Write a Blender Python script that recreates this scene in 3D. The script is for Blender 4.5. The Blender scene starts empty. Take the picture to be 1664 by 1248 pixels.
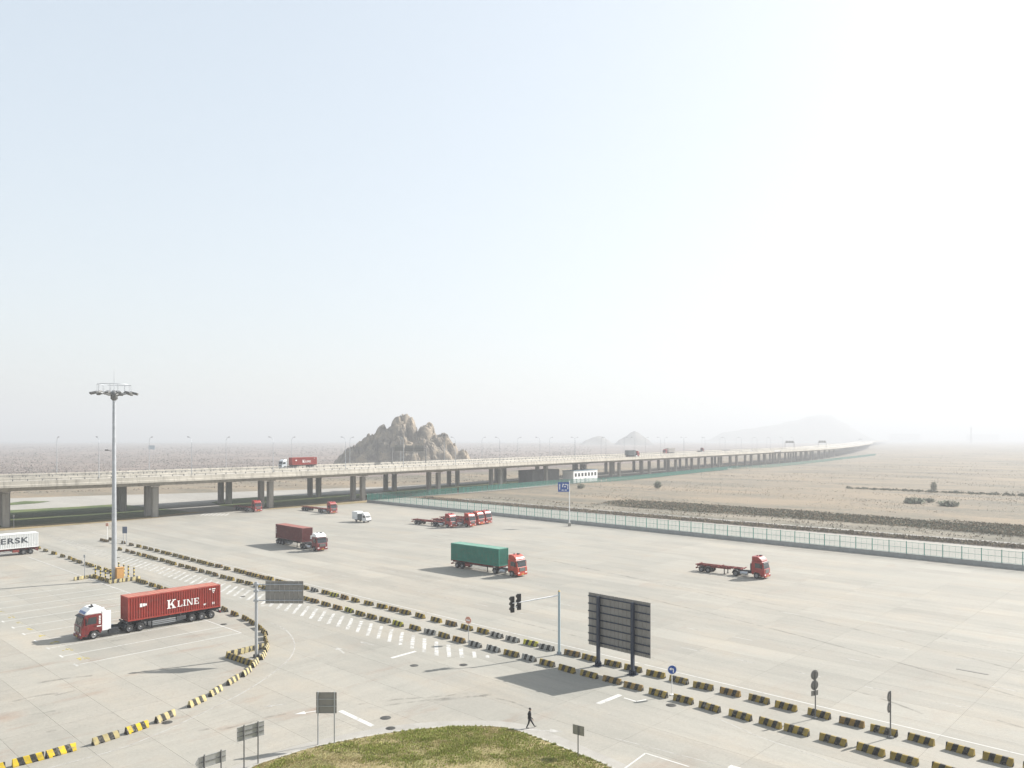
import bpy, bmesh, math, random
from mathutils import Vector, Matrix, noise

random.seed(7)
SC = bpy.context.scene
COL = SC.collection
R = math.radians

# ------------------------------------------------------------------ camera
CAM_H, F, HX, HY = 24.0, 1262.0, 832.0, 711.0      # eye height; focal length, horizon in photo pixels
cam_d = bpy.data.cameras.new('camera')
cam_d.sensor_fit = 'HORIZONTAL'; cam_d.sensor_width = 36.0
cam_d.lens = 36.0 * F / 1664.0
cam_d.shift_y = (HY - 624.0) / 1664.0
cam_d.clip_start = 0.5; cam_d.clip_end = 30000
cam = bpy.data.objects.new('camera', cam_d); COL.objects.link(cam)
cam.location = (0, 0, CAM_H); cam.rotation_euler = (R(90), 0, 0)
SC.camera = cam

# ------------------------------------------------------------------ sky, sun, exposure
SUN_AZ, SUN_EL = R(62.0), R(33.5)                  # azimuth clockwise from the view axis
w = bpy.data.worlds.new('World'); SC.world = w; w.use_nodes = True
nt = w.node_tree; nt.nodes.clear()
wo = nt.nodes.new('ShaderNodeOutputWorld'); bg = nt.nodes.new('ShaderNodeBackground')
sky = nt.nodes.new('ShaderNodeTexSky'); sky.sky_type = 'NISHITA'; sky.sun_disc = False
sky.sun_elevation = SUN_EL; sky.sun_rotation = SUN_AZ
sky.air_density = 1.1; sky.dust_density = 2.4; sky.ozone_density = 0.6; sky.altitude = 0
bg.inputs['Strength'].default_value = 0.135
# thick haze evens the sky out: less colour and less contrast over the whole dome
hs = nt.nodes.new('ShaderNodeHueSaturation'); hs.inputs['Saturation'].default_value = 0.9
gm = nt.nodes.new('ShaderNodeGamma'); gm.inputs['Gamma'].default_value = 0.33
ml = nt.nodes.new('ShaderNodeVectorMath'); ml.operation = 'MULTIPLY'; ml.inputs[1].default_value = (1.88, 1.96, 2.0)
nt.links.new(sky.outputs[0], hs.inputs['Color']); nt.links.new(hs.outputs[0], gm.inputs['Color'])
nt.links.new(gm.outputs[0], ml.inputs[0]); nt.links.new(ml.outputs[0], bg.inputs['Color'])
nt.links.new(bg.outputs[0], wo.inputs['Surface'])

sun_d = bpy.data.lights.new('sun', 'SUN'); sun_d.energy = 5.0; sun_d.angle = R(0.6); sun_d.color = (1.0, 0.96, 0.91)
sun = bpy.data.objects.new('sun', sun_d); COL.objects.link(sun)
to_sun = Vector((math.sin(SUN_AZ) * math.cos(SUN_EL), math.cos(SUN_AZ) * math.cos(SUN_EL), math.sin(SUN_EL)))
sun.rotation_euler = (-to_sun).to_track_quat('-Z', 'Y').to_euler(); sun.location = (60, 40, 90)

SC.view_settings.view_transform = 'Standard'; SC.view_settings.look = 'None'
SC.view_settings.gamma = 1.0; SC.view_settings.use_curve_mapping = False
SC.view_settings.exposure = 1.14
SC.render.engine = 'CYCLES'
cy = SC.cycles
cy.max_bounces = 6; cy.diffuse_bounces = 3; cy.glossy_bounces = 2; cy.transmission_bounces = 3
cy.transparent_max_bounces = 8; cy.volume_bounces = 0
cy.use_denoising = True
try: cy.denoiser = 'OPENIMAGEDENOISE'
except Exception: pass
cy.sample_clamp_indirect = 4.0
cy.caustics_reflective = False; cy.caustics_refractive = False
HAZE_DENSITY = 0.00054

# ------------------------------------------------------------------ places
ANG = R(-43.5)                                     # the yard's grid: U runs along the lanes, V across them
U = Vector((math.cos(ANG), math.sin(ANG), 0)); V = Vector((-math.sin(ANG), math.cos(ANG), 0))
def g(x, y, z=0.0):
    """point on the level z that the photo shows at pixel x, y"""
    Y = F * (CAM_H - z) / (y - HY)
    return Vector(((x - HX) / F * Y, Y, z))
def W(u, v, z=0.0): return U * u + V * v + Vector((0, 0, z))
def uv(p): return (p.x * U.x + p.y * U.y, p.x * V.x + p.y * V.y)
def on_v(x, v):
    """ground point on the grid line v in the direction of photo column x"""
    k = (x - HX) / F
    Y = v / (k * V.x + V.y)
    return Vector((k * Y, Y, 0))

# ------------------------------------------------------------------ materials
MATS = {}
def nodes_of(m):
    m.use_nodes = True
    t = m.node_tree
    return t, t.nodes['Principled BSDF']
def mat(name, col, rough=0.6, metal=0.0, var=0.0, scale=3.0, coat=0.0, spec=0.5, dirt=0.0, bump=0.0):
    """plain surface with a little procedural tone variation and grime"""
    if name in MATS: return MATS[name]
    m = bpy.data.materials.new(name); t, b = nodes_of(m); L = t.links
    b.inputs['Roughness'].default_value = rough; b.inputs['Metallic'].default_value = metal
    b.inputs['Specular IOR Level'].default_value = spec
    if coat: b.inputs['Coat Weight'].default_value = coat; b.inputs['Coat Roughness'].default_value = 0.15
    c4 = (*col, 1)
    if var or dirt:
        tc = t.nodes.new('ShaderNodeTexCoord')
        n = t.nodes.new('ShaderNodeTexNoise'); n.inputs['Scale'].default_value = scale; n.inputs['Detail'].default_value = 6
        L.new(tc.outputs['Object'], n.inputs['Vector'])
        r = t.nodes.new('ShaderNodeValToRGB')
        r.color_ramp.elements[0].position = 0.3; r.color_ramp.elements[1].position = 0.7
        r.color_ramp.elements[0].color = (*[max(0, c * (1 - var)) for c in col], 1)
        r.color_ramp.elements[1].color = (*[min(1, c * (1 + var)) for c in col], 1)
        L.new(n.outputs['Fac'], r.inputs['Fac'])
        out = r.outputs['Color']
        if dirt:
            n2 = t.nodes.new('ShaderNodeTexNoise'); n2.inputs['Scale'].default_value = scale * 2.3; n2.inputs['Detail'].default_value = 8
            L.new(tc.outputs['Object'], n2.inputs['Vector'])
            mr = t.nodes.new('ShaderNodeMapRange'); mr.inputs[1].default_value = 0.5; mr.inputs[2].default_value = 0.75; mr.inputs[4].default_value = dirt
            L.new(n2.outputs['Fac'], mr.inputs[0])
            mx = t.nodes.new('ShaderNodeMix'); mx.data_type = 'RGBA'
            mx.inputs[7].default_value = (0.16, 0.13, 0.10, 1)
            L.new(mr.outputs[0], mx.inputs[0]); L.new(out, mx.inputs[6]); out = mx.outputs[2]
        L.new(out, b.inputs['Base Color'])
        if bump:
            bp = t.nodes.new('ShaderNodeBump'); bp.inputs['Strength'].default_value = bump
            L.new(n.outputs['Fac'], bp.inputs['Height']); L.new(bp.outputs[0], b.inputs['Normal'])
    else:
        b.inputs['Base Color'].default_value = c4
    MATS[name] = m
    return m

class NB:
    """small node-building helper working in world position"""
    def __init__(s, name):
        s.m = bpy.data.materials.new(name); s.t, s.b = nodes_of(s.m); s.L = s.t.links
        s.geo = s.t.nodes.new('ShaderNodeNewGeometry')
    def new(s, k): return s.t.nodes.new(k)
    def math(s, op, a, b=None, c=None, clamp=False):
        n = s.new('ShaderNodeMath'); n.operation = op; n.use_clamp = clamp
        for i, v in enumerate((a, b, c)):
            if v is None: continue
            if isinstance(v, (int, float)): n.inputs[i].default_value = v
            else: s.L.new(v, n.inputs[i])
        return n.outputs[0]
    def dot(s, vec):
        n = s.new('ShaderNodeVectorMath'); n.operation = 'DOT_PRODUCT'
        s.L.new(s.geo.outputs['Position'], n.inputs[0]); n.inputs[1].default_value = vec
        return n.outputs['Value']
    def comb(s, a, b, c=0.0):
        n = s.new('ShaderNodeCombineXYZ')
        for i, v in enumerate((a, b, c)):
            if isinstance(v, (int, float)): n.inputs[i].default_value = v
            else: s.L.new(v, n.inputs[i])
        return n.outputs[0]
    def noise(s, vec, scale, detail=5, rough=0.55):
        n = s.new('ShaderNodeTexNoise'); n.inputs['Scale'].default_value = scale; n.inputs['Detail'].default_value = detail
        n.inputs['Roughness'].default_value = rough
        s.L.new(vec, n.inputs['Vector']); return n.outputs['Fac']
    def rng(s, v, a, b, c, d):
        n = s.new('ShaderNodeMapRange'); s.L.new(v, n.inputs[0])
        for i, x in enumerate((a, b, c, d)): n.inputs[i + 1].default_value = x
        return n.outputs[0]
    def ramp(s, v, stops):
        n = s.new('ShaderNodeValToRGB'); cr = n.color_ramp
        while len(cr.elements) < len(stops): cr.elements.new(0.5)
        for e, (p, c) in zip(cr.elements, stops): e.position = p; e.color = (*c, 1)
        s.L.new(v, n.inputs[0]); return n.outputs[0]
    def mix(s, f, a, b, mode='MIX'):
        n = s.new('ShaderNodeMix'); n.data_type = 'RGBA'; n.blend_type = mode
        for i, v in ((0, f), (6, a), (7, b)):
            if isinstance(v, (int, float)): n.inputs[i].default_value = v
            elif isinstance(v, tuple): n.inputs[i].default_value = (*v, 1)
            else: s.L.new(v, n.inputs[i])
        return n.outputs[2]
    def done(s, col, rough=0.9, bump=None, strength=0.3, dist=0.02):
        s.L.new(col, s.b.inputs['Base Color']); s.b.inputs['Roughness'].default_value = rough
        s.b.inputs['Specular IOR Level'].default_value = 0.25
        if bump is not None:
            bp = s.new('ShaderNodeBump'); bp.inputs['Strength'].default_value = strength; bp.inputs['Distance'].default_value = dist
            s.L.new(bump, bp.inputs['Height']); s.L.new(bp.outputs[0], s.b.inputs['Normal'])
        return s.m

SLAB_U, SLAB_V = 9.0, 4.2
def concrete_mat(joints):
    n = NB('yard_concrete_far' if joints else 'yard_concrete')
    u, v = n.dot(tuple(U)), n.dot(tuple(V))
    cu, cv = n.math('FLOOR', n.math('DIVIDE', u, SLAB_U)), n.math('FLOOR', n.math('DIVIDE', v, SLAB_V))
    wn = n.new('ShaderNodeTexWhiteNoise'); wn.noise_dimensions = '2D'; n.L.new(n.comb(cu, cv), wn.inputs['Vector'])
    wv = n.new('ShaderNodeTexWhiteNoise'); wv.noise_dimensions = '1D'; n.L.new(cv, wv.inputs['W'])
    p = n.comb(u, v)
    big = n.noise(p, 0.022, 4)
    col = n.ramp(big, [(0.3, (0.272, 0.261, 0.230)), (0.5, (0.291, 0.276, 0.241)), (0.7, (0.309, 0.286, 0.245))])
    tone = n.math('ADD', n.math('MULTIPLY', wn.outputs['Value'], 0.10), n.math('MULTIPLY', wv.outputs['Value'], 0.08))
    col = n.mix(1.0, col, n.comb(*(n.math('ADD', tone, 0.91),) * 3), 'MULTIPLY')
    # tyre-polished streaks along the lanes, and along the bays left of the divider
    st_u = n.noise(n.comb(n.math('MULTIPLY', u, 0.03), n.math('MULTIPLY', v, 0.6)), 1.0, 8, 0.7)
    st_v = n.noise(n.comb(n.math('MULTIPLY', u, 0.7), n.math('MULTIPLY', v, 0.07)), 1.0, 8, 0.7)
    bays = n.rng(v, 47.0, 52.0, 1.0, 0.0)
    streak = n.math('ADD', n.math('MULTIPLY', st_v, bays), n.math('MULTIPLY', st_u, n.math('SUBTRACT', 1.0, bays)))
    sk = n.rng(streak, 0.35, 0.68, 0.93, 1.045)
    col = n.mix(1.0, col, n.comb(sk, sk, sk), 'MULTIPLY')
    # rusty and oily patches
    pt = n.noise(n.comb(n.math('MULTIPLY', u, 0.5), n.math('MULTIPLY', v, 0.16)), 0.55, 7, 0.65)
    pm = n.math('MULTIPLY', n.rng(pt, 0.56, 0.74, 0.0, 1.0), n.math('ADD', n.math('MULTIPLY', bays, 0.55), 0.26))
    col = n.mix(pm, col, (0.25, 0.19, 0.15))
    sp = n.noise(n.comb(n.math('MULTIPLY', u, 0.8), n.math('MULTIPLY', v, 0.8)), 1.3, 8, 0.7)
    col = n.mix(n.rng(sp, 0.655, 0.75, 0.0, 0.5), col, (0.12, 0.105, 0.09))
    ck = n.noise(p, 0.32, 5, 0.6)                      # hairline cracks, here and there
    crk = n.math('MULTIPLY', n.rng(n.math('ABSOLUTE', n.math('SUBTRACT', ck, 0.5)), 0.0, 0.004, 1.0, 0.0), n.rng(big, 0.48, 0.58, 0.0, 0.45))
    col = n.mix(crk, col, (0.13, 0.12, 0.105))
    mid = n.noise(n.comb(n.math('MULTIPLY', u, 0.5), v), 0.16, 6, 0.65)
    col = n.mix(1.0, col, n.ramp(mid, [(0.32, (0.90, 0.915, 0.91)), (0.5, (1.0, 1.0, 0.99)), (0.68, (1.075, 1.035, 0.985))]), 'MULTIPLY')
    fine = n.noise(p, 3.5, 8, 0.75)
    fk = n.rng(fine, 0.3, 0.7, 0.91, 1.09)
    col = n.mix(1.0, col, n.comb(fk, fk, fk), 'MULTIPLY')
    if joints:
        fu = n.math('ABSOLUTE', n.math('SUBTRACT', n.math('FRACT', n.math('DIVIDE', u, SLAB_U)), 0.5))
        fv = n.math('ABSOLUTE', n.math('SUBTRACT', n.math('FRACT', n.math('DIVIDE', v, SLAB_V)), 0.5))
        j = n.math('MAXIMUM', n.rng(fu, 0.4975, 0.499, 0.0, 1.0), n.rng(fv, 0.4945, 0.4975, 0.0, 1.0))
        col = n.mix(n.math('MULTIPLY', j, 0.35), col, (0.16, 0.15, 0.13))
    return n.done(col, 0.82, fine, 0.08, 0.01)

def dry_mat(name, c_dry, c_mid, c_dark, s=1.0, stretch=0.35, bump=0.6):
    n = NB(name)
    u, v = n.dot(tuple(U)), n.dot(tuple(V))
    p = n.comb(n.math('MULTIPLY', u, stretch), v)
    a = n.noise(p, 0.035 * s, 8, 0.65); b = n.noise(n.comb(u, v), 0.35 * s, 8, 0.75); c = n.noise(n.comb(u, v), 0.008 * s, 3)
    f = n.math('ADD', n.math('MULTIPLY', a, 0.5), n.math('ADD', n.math('MULTIPLY', b, 0.3), n.math('MULTIPLY', c, 0.2)))
    col = n.ramp(f, [(0.38, c_dark), (0.48, c_mid), (0.56, c_dry)])
    d = n.noise(n.comb(u, v), 1.7 * s, 5, 0.75)
    k = n.rng(d, 0.3, 0.7, 0.75, 1.2)
    col = n.mix(1.0, col, n.comb(k, k, k), 'MULTIPLY')
    return n.done(col, 0.95, d, bump, 0.3)

CONC, CONC_FAR = concrete_mat(False), concrete_mat(True)
FIELD = dry_mat('field_dry', (0.24, 0.19, 0.13), (0.175, 0.15, 0.11), (0.085, 0.085, 0.066))
SCRUB = dry_mat('scrub_land', (0.225, 0.178, 0.15), (0.165, 0.133, 0.115), (0.09, 0.082, 0.072), 1.0, 0.8)
VERGE = dry_mat('verge_dry_grass', (0.36, 0.27, 0.15), (0.28, 0.22, 0.12), (0.16, 0.15, 0.08), 4.0, 1.0)
GREEN = dry_mat('short_grass', (0.13, 0.15, 0.05), (0.075, 0.105, 0.035), (0.045, 0.07, 0.025), 3.0, 1.0)
LAWN = dry_mat('island_turf', (0.38, 0.31, 0.17), (0.30, 0.265, 0.12), (0.20, 0.215, 0.07), 9.0, 1.0)
ROADC = dry_mat('pale_road', (0.325, 0.31, 0.275), (0.295, 0.28, 0.25), (0.26, 0.247, 0.22), 2.0, 0.2, 0.1)
def worn_mat(name, col, lo, hi, most, scale=1.2):
    """paint or rubber that has worn through in patches"""
    n = NB(name); p = n.geo.outputs['Position']
    a = n.noise(p, scale, 8, 0.7); c = n.noise(p, scale * 0.17, 3)
    k = n.math('ADD', n.math('MULTIPLY', a, 0.65), n.math('MULTIPLY', c, 0.35))
    n.L.new(n.rng(k, lo, hi, 0.0, most), n.b.inputs['Alpha'])
    n.b.inputs['Base Color'].default_value = (*col, 1); n.b.inputs['Roughness'].default_value = 0.8; n.b.inputs['Specular IOR Level'].default_value = 0.25
    return n.m
WHITE_P = worn_mat('road_paint_white', (0.56, 0.55, 0.52), 0.31, 0.47, 0.92)
FADED_P = worn_mat('road_paint_faded', (0.50, 0.485, 0.45), 0.34, 0.54, 0.74)
YELLOW_P = worn_mat('road_paint_yellow', (0.55, 0.44, 0.10), 0.38, 0.58, 0.75)
HATCH_P = worn_mat('hatch_paint', (0.54, 0.53, 0.50), 0.34, 0.53, 0.88, 1.8)
RUBBER = worn_mat('tyre_rubber_mark', (0.10, 0.095, 0.085), 0.44, 0.66, 0.42, 0.9)
PLATE_Y = mat('plate_yellow', (0.50, 0.36, 0.05), 0.5)
STEEL = mat('galvanised_steel', (0.42, 0.44, 0.46), 0.45, 0.6, var=0.1, scale=1.2)
STEEL_D = mat('weathered_steel', (0.17, 0.17, 0.165), 0.55, 0.4, var=0.15, scale=2)
NAVY = mat('dark_blue_steel', (0.022, 0.032, 0.055), 0.5, 0.1, var=0.15, scale=2)
SIGNBACK = mat('sign_back_grey', (0.25, 0.24, 0.22), 0.6, 0.2, var=0.08, scale=1.5)
ALU = mat('sign_back_aluminium', (0.36, 0.37, 0.37), 0.45, 0.5, var=0.08, scale=1.5)
WHITE = mat('white_enamel', (0.78, 0.78, 0.77), 0.4, var=0.04, dirt=0.12)
BLACK = mat('black_plastic', (0.015, 0.015, 0.016), 0.5)
BLUE = mat('sign_blue', (0.012, 0.07, 0.30), 0.45, var=0.05)
REDS = mat('sign_red_faded', (0.55, 0.27, 0.20), 0.5, var=0.1)
def stained(name, col, amt):
    n = NB(name); tc_ = n.new('ShaderNodeTexCoord'); sp3 = n.new('ShaderNodeSeparateXYZ'); n.L.new(n.geo.outputs['Position'], sp3.inputs[0])
    x, y, z = sp3.outputs
    run_ = n.noise(n.comb(n.math('MULTIPLY', x, 0.9), n.math('MULTIPLY', y, 0.9), n.math('MULTIPLY', z, 0.10)), 1.0, 6, 0.65)
    blot = n.noise(n.geo.outputs['Position'], 0.12, 5); fin = n.noise(n.geo.outputs['Position'], 2.5, 6, 0.7)
    c = n.mix(n.rng(run_, 0.48, 0.72, 0.0, amt), col, (0.12, 0.11, 0.095))
    k = n.math('MULTIPLY', n.rng(blot, 0.3, 0.7, 0.85, 1.12), n.rng(fin, 0.3, 0.7, 0.94, 1.06))
    return n.done(n.mix(1.0, c, n.comb(k, k, k), 'MULTIPLY'), 0.85)
BRIDGE = stained('bridge_concrete', (0.45, 0.42, 0.36), 0.6); PIERC = stained('pier_concrete', (0.33, 0.318, 0.288), 0.7)
DECKM = mat('deck_surface', (0.37, 0.355, 0.325), 0.85, var=0.08, scale=0.1, dirt=0.1)
KERB = mat('kerb_concrete', (0.35, 0.335, 0.30), 0.85, var=0.1, scale=1.5, dirt=0.2)
WALLC = mat('fence_base_concrete', (0.30, 0.31, 0.30), 0.85, var=0.12, scale=0.8, dirt=0.3)
TEAL = mat('fence_teal_paint', (0.05, 0.24, 0.19), 0.5, var=0.15, scale=0.6)
TYRE = mat('tyre_rubber', (0.018, 0.018, 0.018), 0.85, var=0.3, scale=4)
RIM = mat('wheel_rim', (0.30, 0.30, 0.30), 0.45, 0.7, var=0.1)
CHASSIS = mat('chassis_dark', (0.03, 0.032, 0.036), 0.6, 0.2, var=0.3, scale=3)
CHROME = mat('bright_metal', (0.6, 0.6, 0.6), 0.25, 0.9)
GLASS = mat('cab_glass', (0.02, 0.028, 0.032), 0.06, 0.0, spec=0.9)
LAMPG = mat('headlamp_glass', (0.7, 0.7, 0.68), 0.15, 0.0, spec=0.8)
RED_DK = mat('cab_maroon', (0.15, 0.009, 0.010), 0.42, coat=0.3, var=0.14, scale=1.5, dirt=0.28)
RED = mat('cab_red', (0.27, 0.014, 0.010), 0.42, coat=0.3, var=0.14, scale=1.5, dirt=0.28)
ORANGE = mat('cab_orange_red', (0.38, 0.036, 0.010), 0.42, coat=0.3, var=0.14, scale=1.5, dirt=0.28)
TRL_RED = mat('trailer_red', (0.19, 0.022, 0.015), 0.6, var=0.2, dirt=0.35)
TRL_BLK = mat('trailer_dark', (0.05, 0.052, 0.058), 0.6, var=0.25, dirt=0.3)
WOOD = mat('cable_cabinet_ochre', (0.52, 0.28, 0.09), 0.6, var=0.1, dirt=0.2)
IRON = mat('manhole_iron', (0.07, 0.068, 0.062), 0.7, 0.3, var=0.25, scale=6)

# ------------------------------------------------------------------ mesh building
class MB:
    def __init__(s): s.v = []; s.f = []; s.mi = []; s.sm = []
    def add(s, verts, faces, mi=0, smooth=False):
        o = len(s.v); s.v.extend([tuple(q) for q in verts])
        for f in faces: s.f.append([o + i for i in f]); s.mi.append(mi); s.sm.append(smooth)
        return s
    def box(s, c, d, rz=0.0, mi=0, ry=0.0, rx=0.0):
        m = Matrix.Translation(c) @ Matrix.Rotation(rz, 4, 'Z') @ Matrix.Rotation(ry, 4, 'Y') @ Matrix.Rotation(rx, 4, 'X')
        x, y, z = d[0] / 2, d[1] / 2, d[2] / 2
        vs = [m @ Vector(q) for q in ((-x,-y,-z),(x,-y,-z),(x,y,-z),(-x,y,-z),(-x,-y,z),(x,-y,z),(x,y,z),(-x,y,z))]
        return s.add(vs, ((0,3,2,1),(4,5,6,7),(0,1,5,4),(1,2,6,5),(2,3,7,6),(3,0,4,7)), mi)
    def tube(s, p0, p1, r0, r1=None, n=10, mi=0, caps=True, smooth=True):
        p0, p1 = Vector(p0), Vector(p1); r1 = r0 if r1 is None else r1
        d = (p1 - p0).normalized(); a = d.orthogonal().normalized(); b = d.cross(a)
        vs = []
        for p, r in ((p0, r0), (p1, r1)):
            for i in range(n):
                t = 2 * math.pi * i / n; vs.append(p + (a * math.cos(t) + b * math.sin(t)) * r)
        fs = [(i, (i + 1) % n, n + (i + 1) % n, n + i) for i in range(n)]
        s.add(vs, fs, mi, smooth)
        if caps: s.add(vs, (tuple(range(n - 1, -1, -1)), tuple(range(n, 2 * n))), mi)
        return s
    def lathe(s, prof, c, axis='Z', n=20, mi=0, smooth=True):
        """profile of (radius, height) pairs turned about an axis through c"""
        vs = []
        for r, h in prof:
            for i in range(n):
                t = 2 * math.pi * i / n; a, b = r * math.cos(t), r * math.sin(t)
                vs.append(Vector(c) + Vector({'Z': (a, b, h), 'Y': (a, h, b), 'X': (h, a, b)}[axis]))
        fs = [(k * n + i, k * n + (i + 1) % n, (k + 1) * n + (i + 1) % n, (k + 1) * n + i) for k in range(len(prof) - 1) for i in range(n)]
        return s.add(vs, fs, mi, smooth)
    def prism(s, prof, y0, y1, mi=0, taper=None):
        """closed profile of (x, z) extruded between y0 and y1"""
        n = len(prof)
        vs = [(x, y0, z) for x, z in prof] + [(x, y1, z) for x, z in prof]
        fs = [(i, (i + 1) % n, n + (i + 1) % n, n + i) for i in range(n)]
        fs += [tuple(range(n - 1, -1, -1)), tuple(range(n, 2 * n))]
        return s.add(vs, fs, mi)
    def quad(s, a, b, c, d, mi=0): return s.add((a, b, c, d), ((0, 1, 2, 3),), mi)
    def build(s, name, mats, parent=None, loc=None, recalc=True, bevel=0.0, mesh_only=False):
        me = bpy.data.meshes.new(name); me.from_pydata(s.v, [], s.f)
        for m in (mats if isinstance(mats, (list, tuple)) else [mats]): me.materials.append(m)
        me.polygons.foreach_set('material_index', s.mi); me.polygons.foreach_set('use_smooth', s.sm)
        if recalc:
            bm = bmesh.new(); bm.from_mesh(me)
            if bevel:
                bmesh.ops.remove_doubles(bm, verts=bm.verts, dist=1e-5)
                bmesh.ops.bevel(bm, geom=[e for e in bm.edges if len(e.link_faces) == 2 and e.calc_face_angle(0) > 0.5], offset=bevel, segments=2, affect='EDGES', profile=0.6)
            bmesh.ops.recalc_face_normals(bm, faces=bm.faces); bm.to_mesh(me); bm.free()
        me.update()
        if mesh_only: return me
        o = bpy.data.objects.new(name, me); COL.objects.link(o)
        if parent is not None: o.parent = parent
        if loc is not None: o.location = loc
        return o

def tag(o, label=None, cat=None, group=None, kind=None):
    if label: o['label'] = label
    if cat: o['category'] = cat
    if group: o['group'] = group
    if kind: o['kind'] = kind
    return o
def empty(name, loc, rz=0.0, label=None, cat=None, group=None):
    o = bpy.data.objects.new(name, None); COL.objects.link(o); o.empty_display_size = 0.3
    o.location = loc; o.rotation_euler = (0, 0, rz)
    return tag(o, label, cat, group)
def inst(name, me, parent=None, loc=(0, 0, 0), rz=0.0):
    o = bpy.data.objects.new(name, me); COL.objects.link(o)
    if parent is not None: o.parent = parent
    o.location = loc; o.rotation_euler = (0, 0, rz)
    return o
KIDS = {}
def copy_tree(o, parent=None):
    c = o.copy(); COL.objects.link(c); c.parent = parent
    for ch in list(o.children): copy_tree(ch, c)
    return c
def sheet(name, pts, m, z, kind='structure', parent=None):
    b = MB(); b.add([(p[0], p[1], z) for p in pts], (tuple(range(len(pts))),))
    o = b.build(name, m, parent)
    if o.data.polygons[0].normal.z < 0: o.data.flip_normals()
    if kind and parent is None: o['kind'] = kind
    return o
def ordn(n):
    s = 'th' if 10 <= n % 100 <= 20 else {1: 'st', 2: 'nd', 3: 'rd'}.get(n % 10, 'th')
    return f'{n}{s}'

def tufts(name, spots, m, size, parent=None, blades=3, spread=0.6, droop=0.5, leaf=False):
    """many small leaf or blade faces; spots is a list of (point, scale)"""
    b = MB(); nm = len(m) if isinstance(m, (list, tuple)) else 1
    for p, k in spots:
        mi = random.randrange(nm)
        for _ in range(blades):
            a = random.uniform(0, 2 * math.pi); h = size * k * random.uniform(0.5, 1.2); wd = size * k * (0.5 if leaf else 0.16)
            d = Vector((math.cos(a), math.sin(a), 0)); s = Vector((-d.y, d.x, 0))
            q = Vector(p) + d * random.uniform(0, spread) * size * k
            if leaf: q.z += random.uniform(0, 1) * size * k
            t = q + d * h * droop * random.uniform(0.2, 1) + Vector((0, 0, h * (0.6 if leaf else 1)))
            b.add((q - s * wd, q + s * wd, t + s * wd * 0.4), ((0, 1, 2),), mi)
    o = b.build(name, m, parent, recalc=False); o['kind'] = 'stuff'
    return o

# =================================================================== THE SETTING
# ---- terrain sheets (each a few mm to cm above the one below)
sheet('ground', [(-9000, -2500), (9000, -2500), (9000, 9000), (-9000, 9000)], FIELD, -0.30)
sheet('scrub_land', [g(-700, 900), g(-60, 795), g(640, 773), g(880, 762), g(1180, 742), g(1330, 728), g(1330, 720.5), g(300, 720.5), g(-900, 720.5)], SCRUB, -0.26)
WATER = mat('sea_water', (0.10, 0.13, 0.14), 0.25, spec=0.5)
sheet('sea', [(-8900, 3350), (1500, 3500), (2500, 4300), (2500, 8900), (-8900, 8900)], WATER, -0.22)

# ---- the yard: a concrete sheet with single slabs on it where they show largest
yard = sheet('yard_pavement', [W(-260, -60), W(120, -60), W(120, 167), W(-245, 171.5), W(-262, 150), W(-262, 60)], CONC_FAR, -0.03)
cells = []
for iu in range(-30, 14):
    for iv in range(-14, 40):
        c = W((iu + 0.5) * SLAB_U, (iv + 0.5) * SLAB_V)
        if c.y < 45: continue
        px, py = HX + F * c.x / c.y, HY + F * CAM_H / c.y
        if -70 < px < 1734 and py < 1300 and (iv + 1) * SLAB_V <= 167: cells.append((c.length, iu, iv))
cells.sort()
b = MB(); s0 = 0.008
b.box((0, 0, -0.012), (SLAB_U - 2 * s0, SLAB_V - 2 * s0, 0.024))
slab_me = b.build('slab', CONC, mesh_only=True)
for _, iu, iv in cells[:298]:
    inst('slab', slab_me, yard, W((iu + 0.5) * SLAB_U, (iv + 0.5) * SLAB_V, random.uniform(-0.002, 0.0)), ANG)

# ---- under and beyond the viaduct
ROADS = []
sheet('service_road', [g(-120, 846), g(170, 833), g(345, 824), g(597, 812), g(760, 801), g(905, 788), g(1190, 762), g(1190, 757), g(905, 775), g(640, 790), g(380, 799), g(120, 806), g(-160, 815)], ROADC, -0.10)
sheet('grass_strip', [g(-140, 838), g(15, 829), g(120, 823.5), g(190, 819), g(268, 826.5), g(310, 832), g(245, 839.5), g(120, 849), g(15, 856), g(-140, 868)], GREEN, -0.02)
sheet('dry_verge', [g(-140, 867), g(15, 855.5), g(120, 848.5), g(245, 839), g(312, 831.5), g(336, 831), g(250, 842), g(120, 853), g(0, 862.5), g(-140, 876)], VERGE, -0.012)
sheet('grass_patch', [g(343, 816), g(372, 810.5), g(450, 806), g(590, 802.5), g(615, 806), g(560, 812), g(545, 814.5), g(448, 823.5), g(398, 826), g(360, 822)], GREEN, -0.02)
sheet('dry_bank', [g(448, 823.8), g(545, 815), g(596, 812), g(596, 816.5), g(560, 819.5), g(430, 828.5)], VERGE, -0.012)
sheet('grass_median', [g(8, 818), g(40, 814), g(82, 814.5), g(60, 817.5), g(10, 821)], GREEN, -0.02)
sheet('grass_margin', [g(620, 798), g(700, 790), g(800, 783), g(905, 776), g(905, 781), g(760, 795), g(640, 803.5)], GREEN, -0.02)

# ---- strips beyond the fence, parallel to it
def strip(name, v0, v1, u0, u1, m, z): return sheet(name, [W(u0, v0), W(u1, v0), W(u1, v1), W(u0, v1)], m, z)
strip('access_road', 168.5, 197, -245, 60, ROADC, -0.08)
strip('hedge_bed', 197, 203, -240, 60, SCRUB, -0.05)
strip('field_track', 203, 208.5, -225, 70, ROADC, -0.08)
DITCH = dry_mat('ditch_bank', (0.24, 0.21, 0.16), (0.16, 0.145, 0.11), (0.085, 0.085, 0.065), 2.0, 0.3)
strip('ditch', 208.5, 222, -225, 120, DITCH, -0.06)
strip('weedy_bank', 222, 247, -172, -30, DITCH, -0.10)

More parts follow.
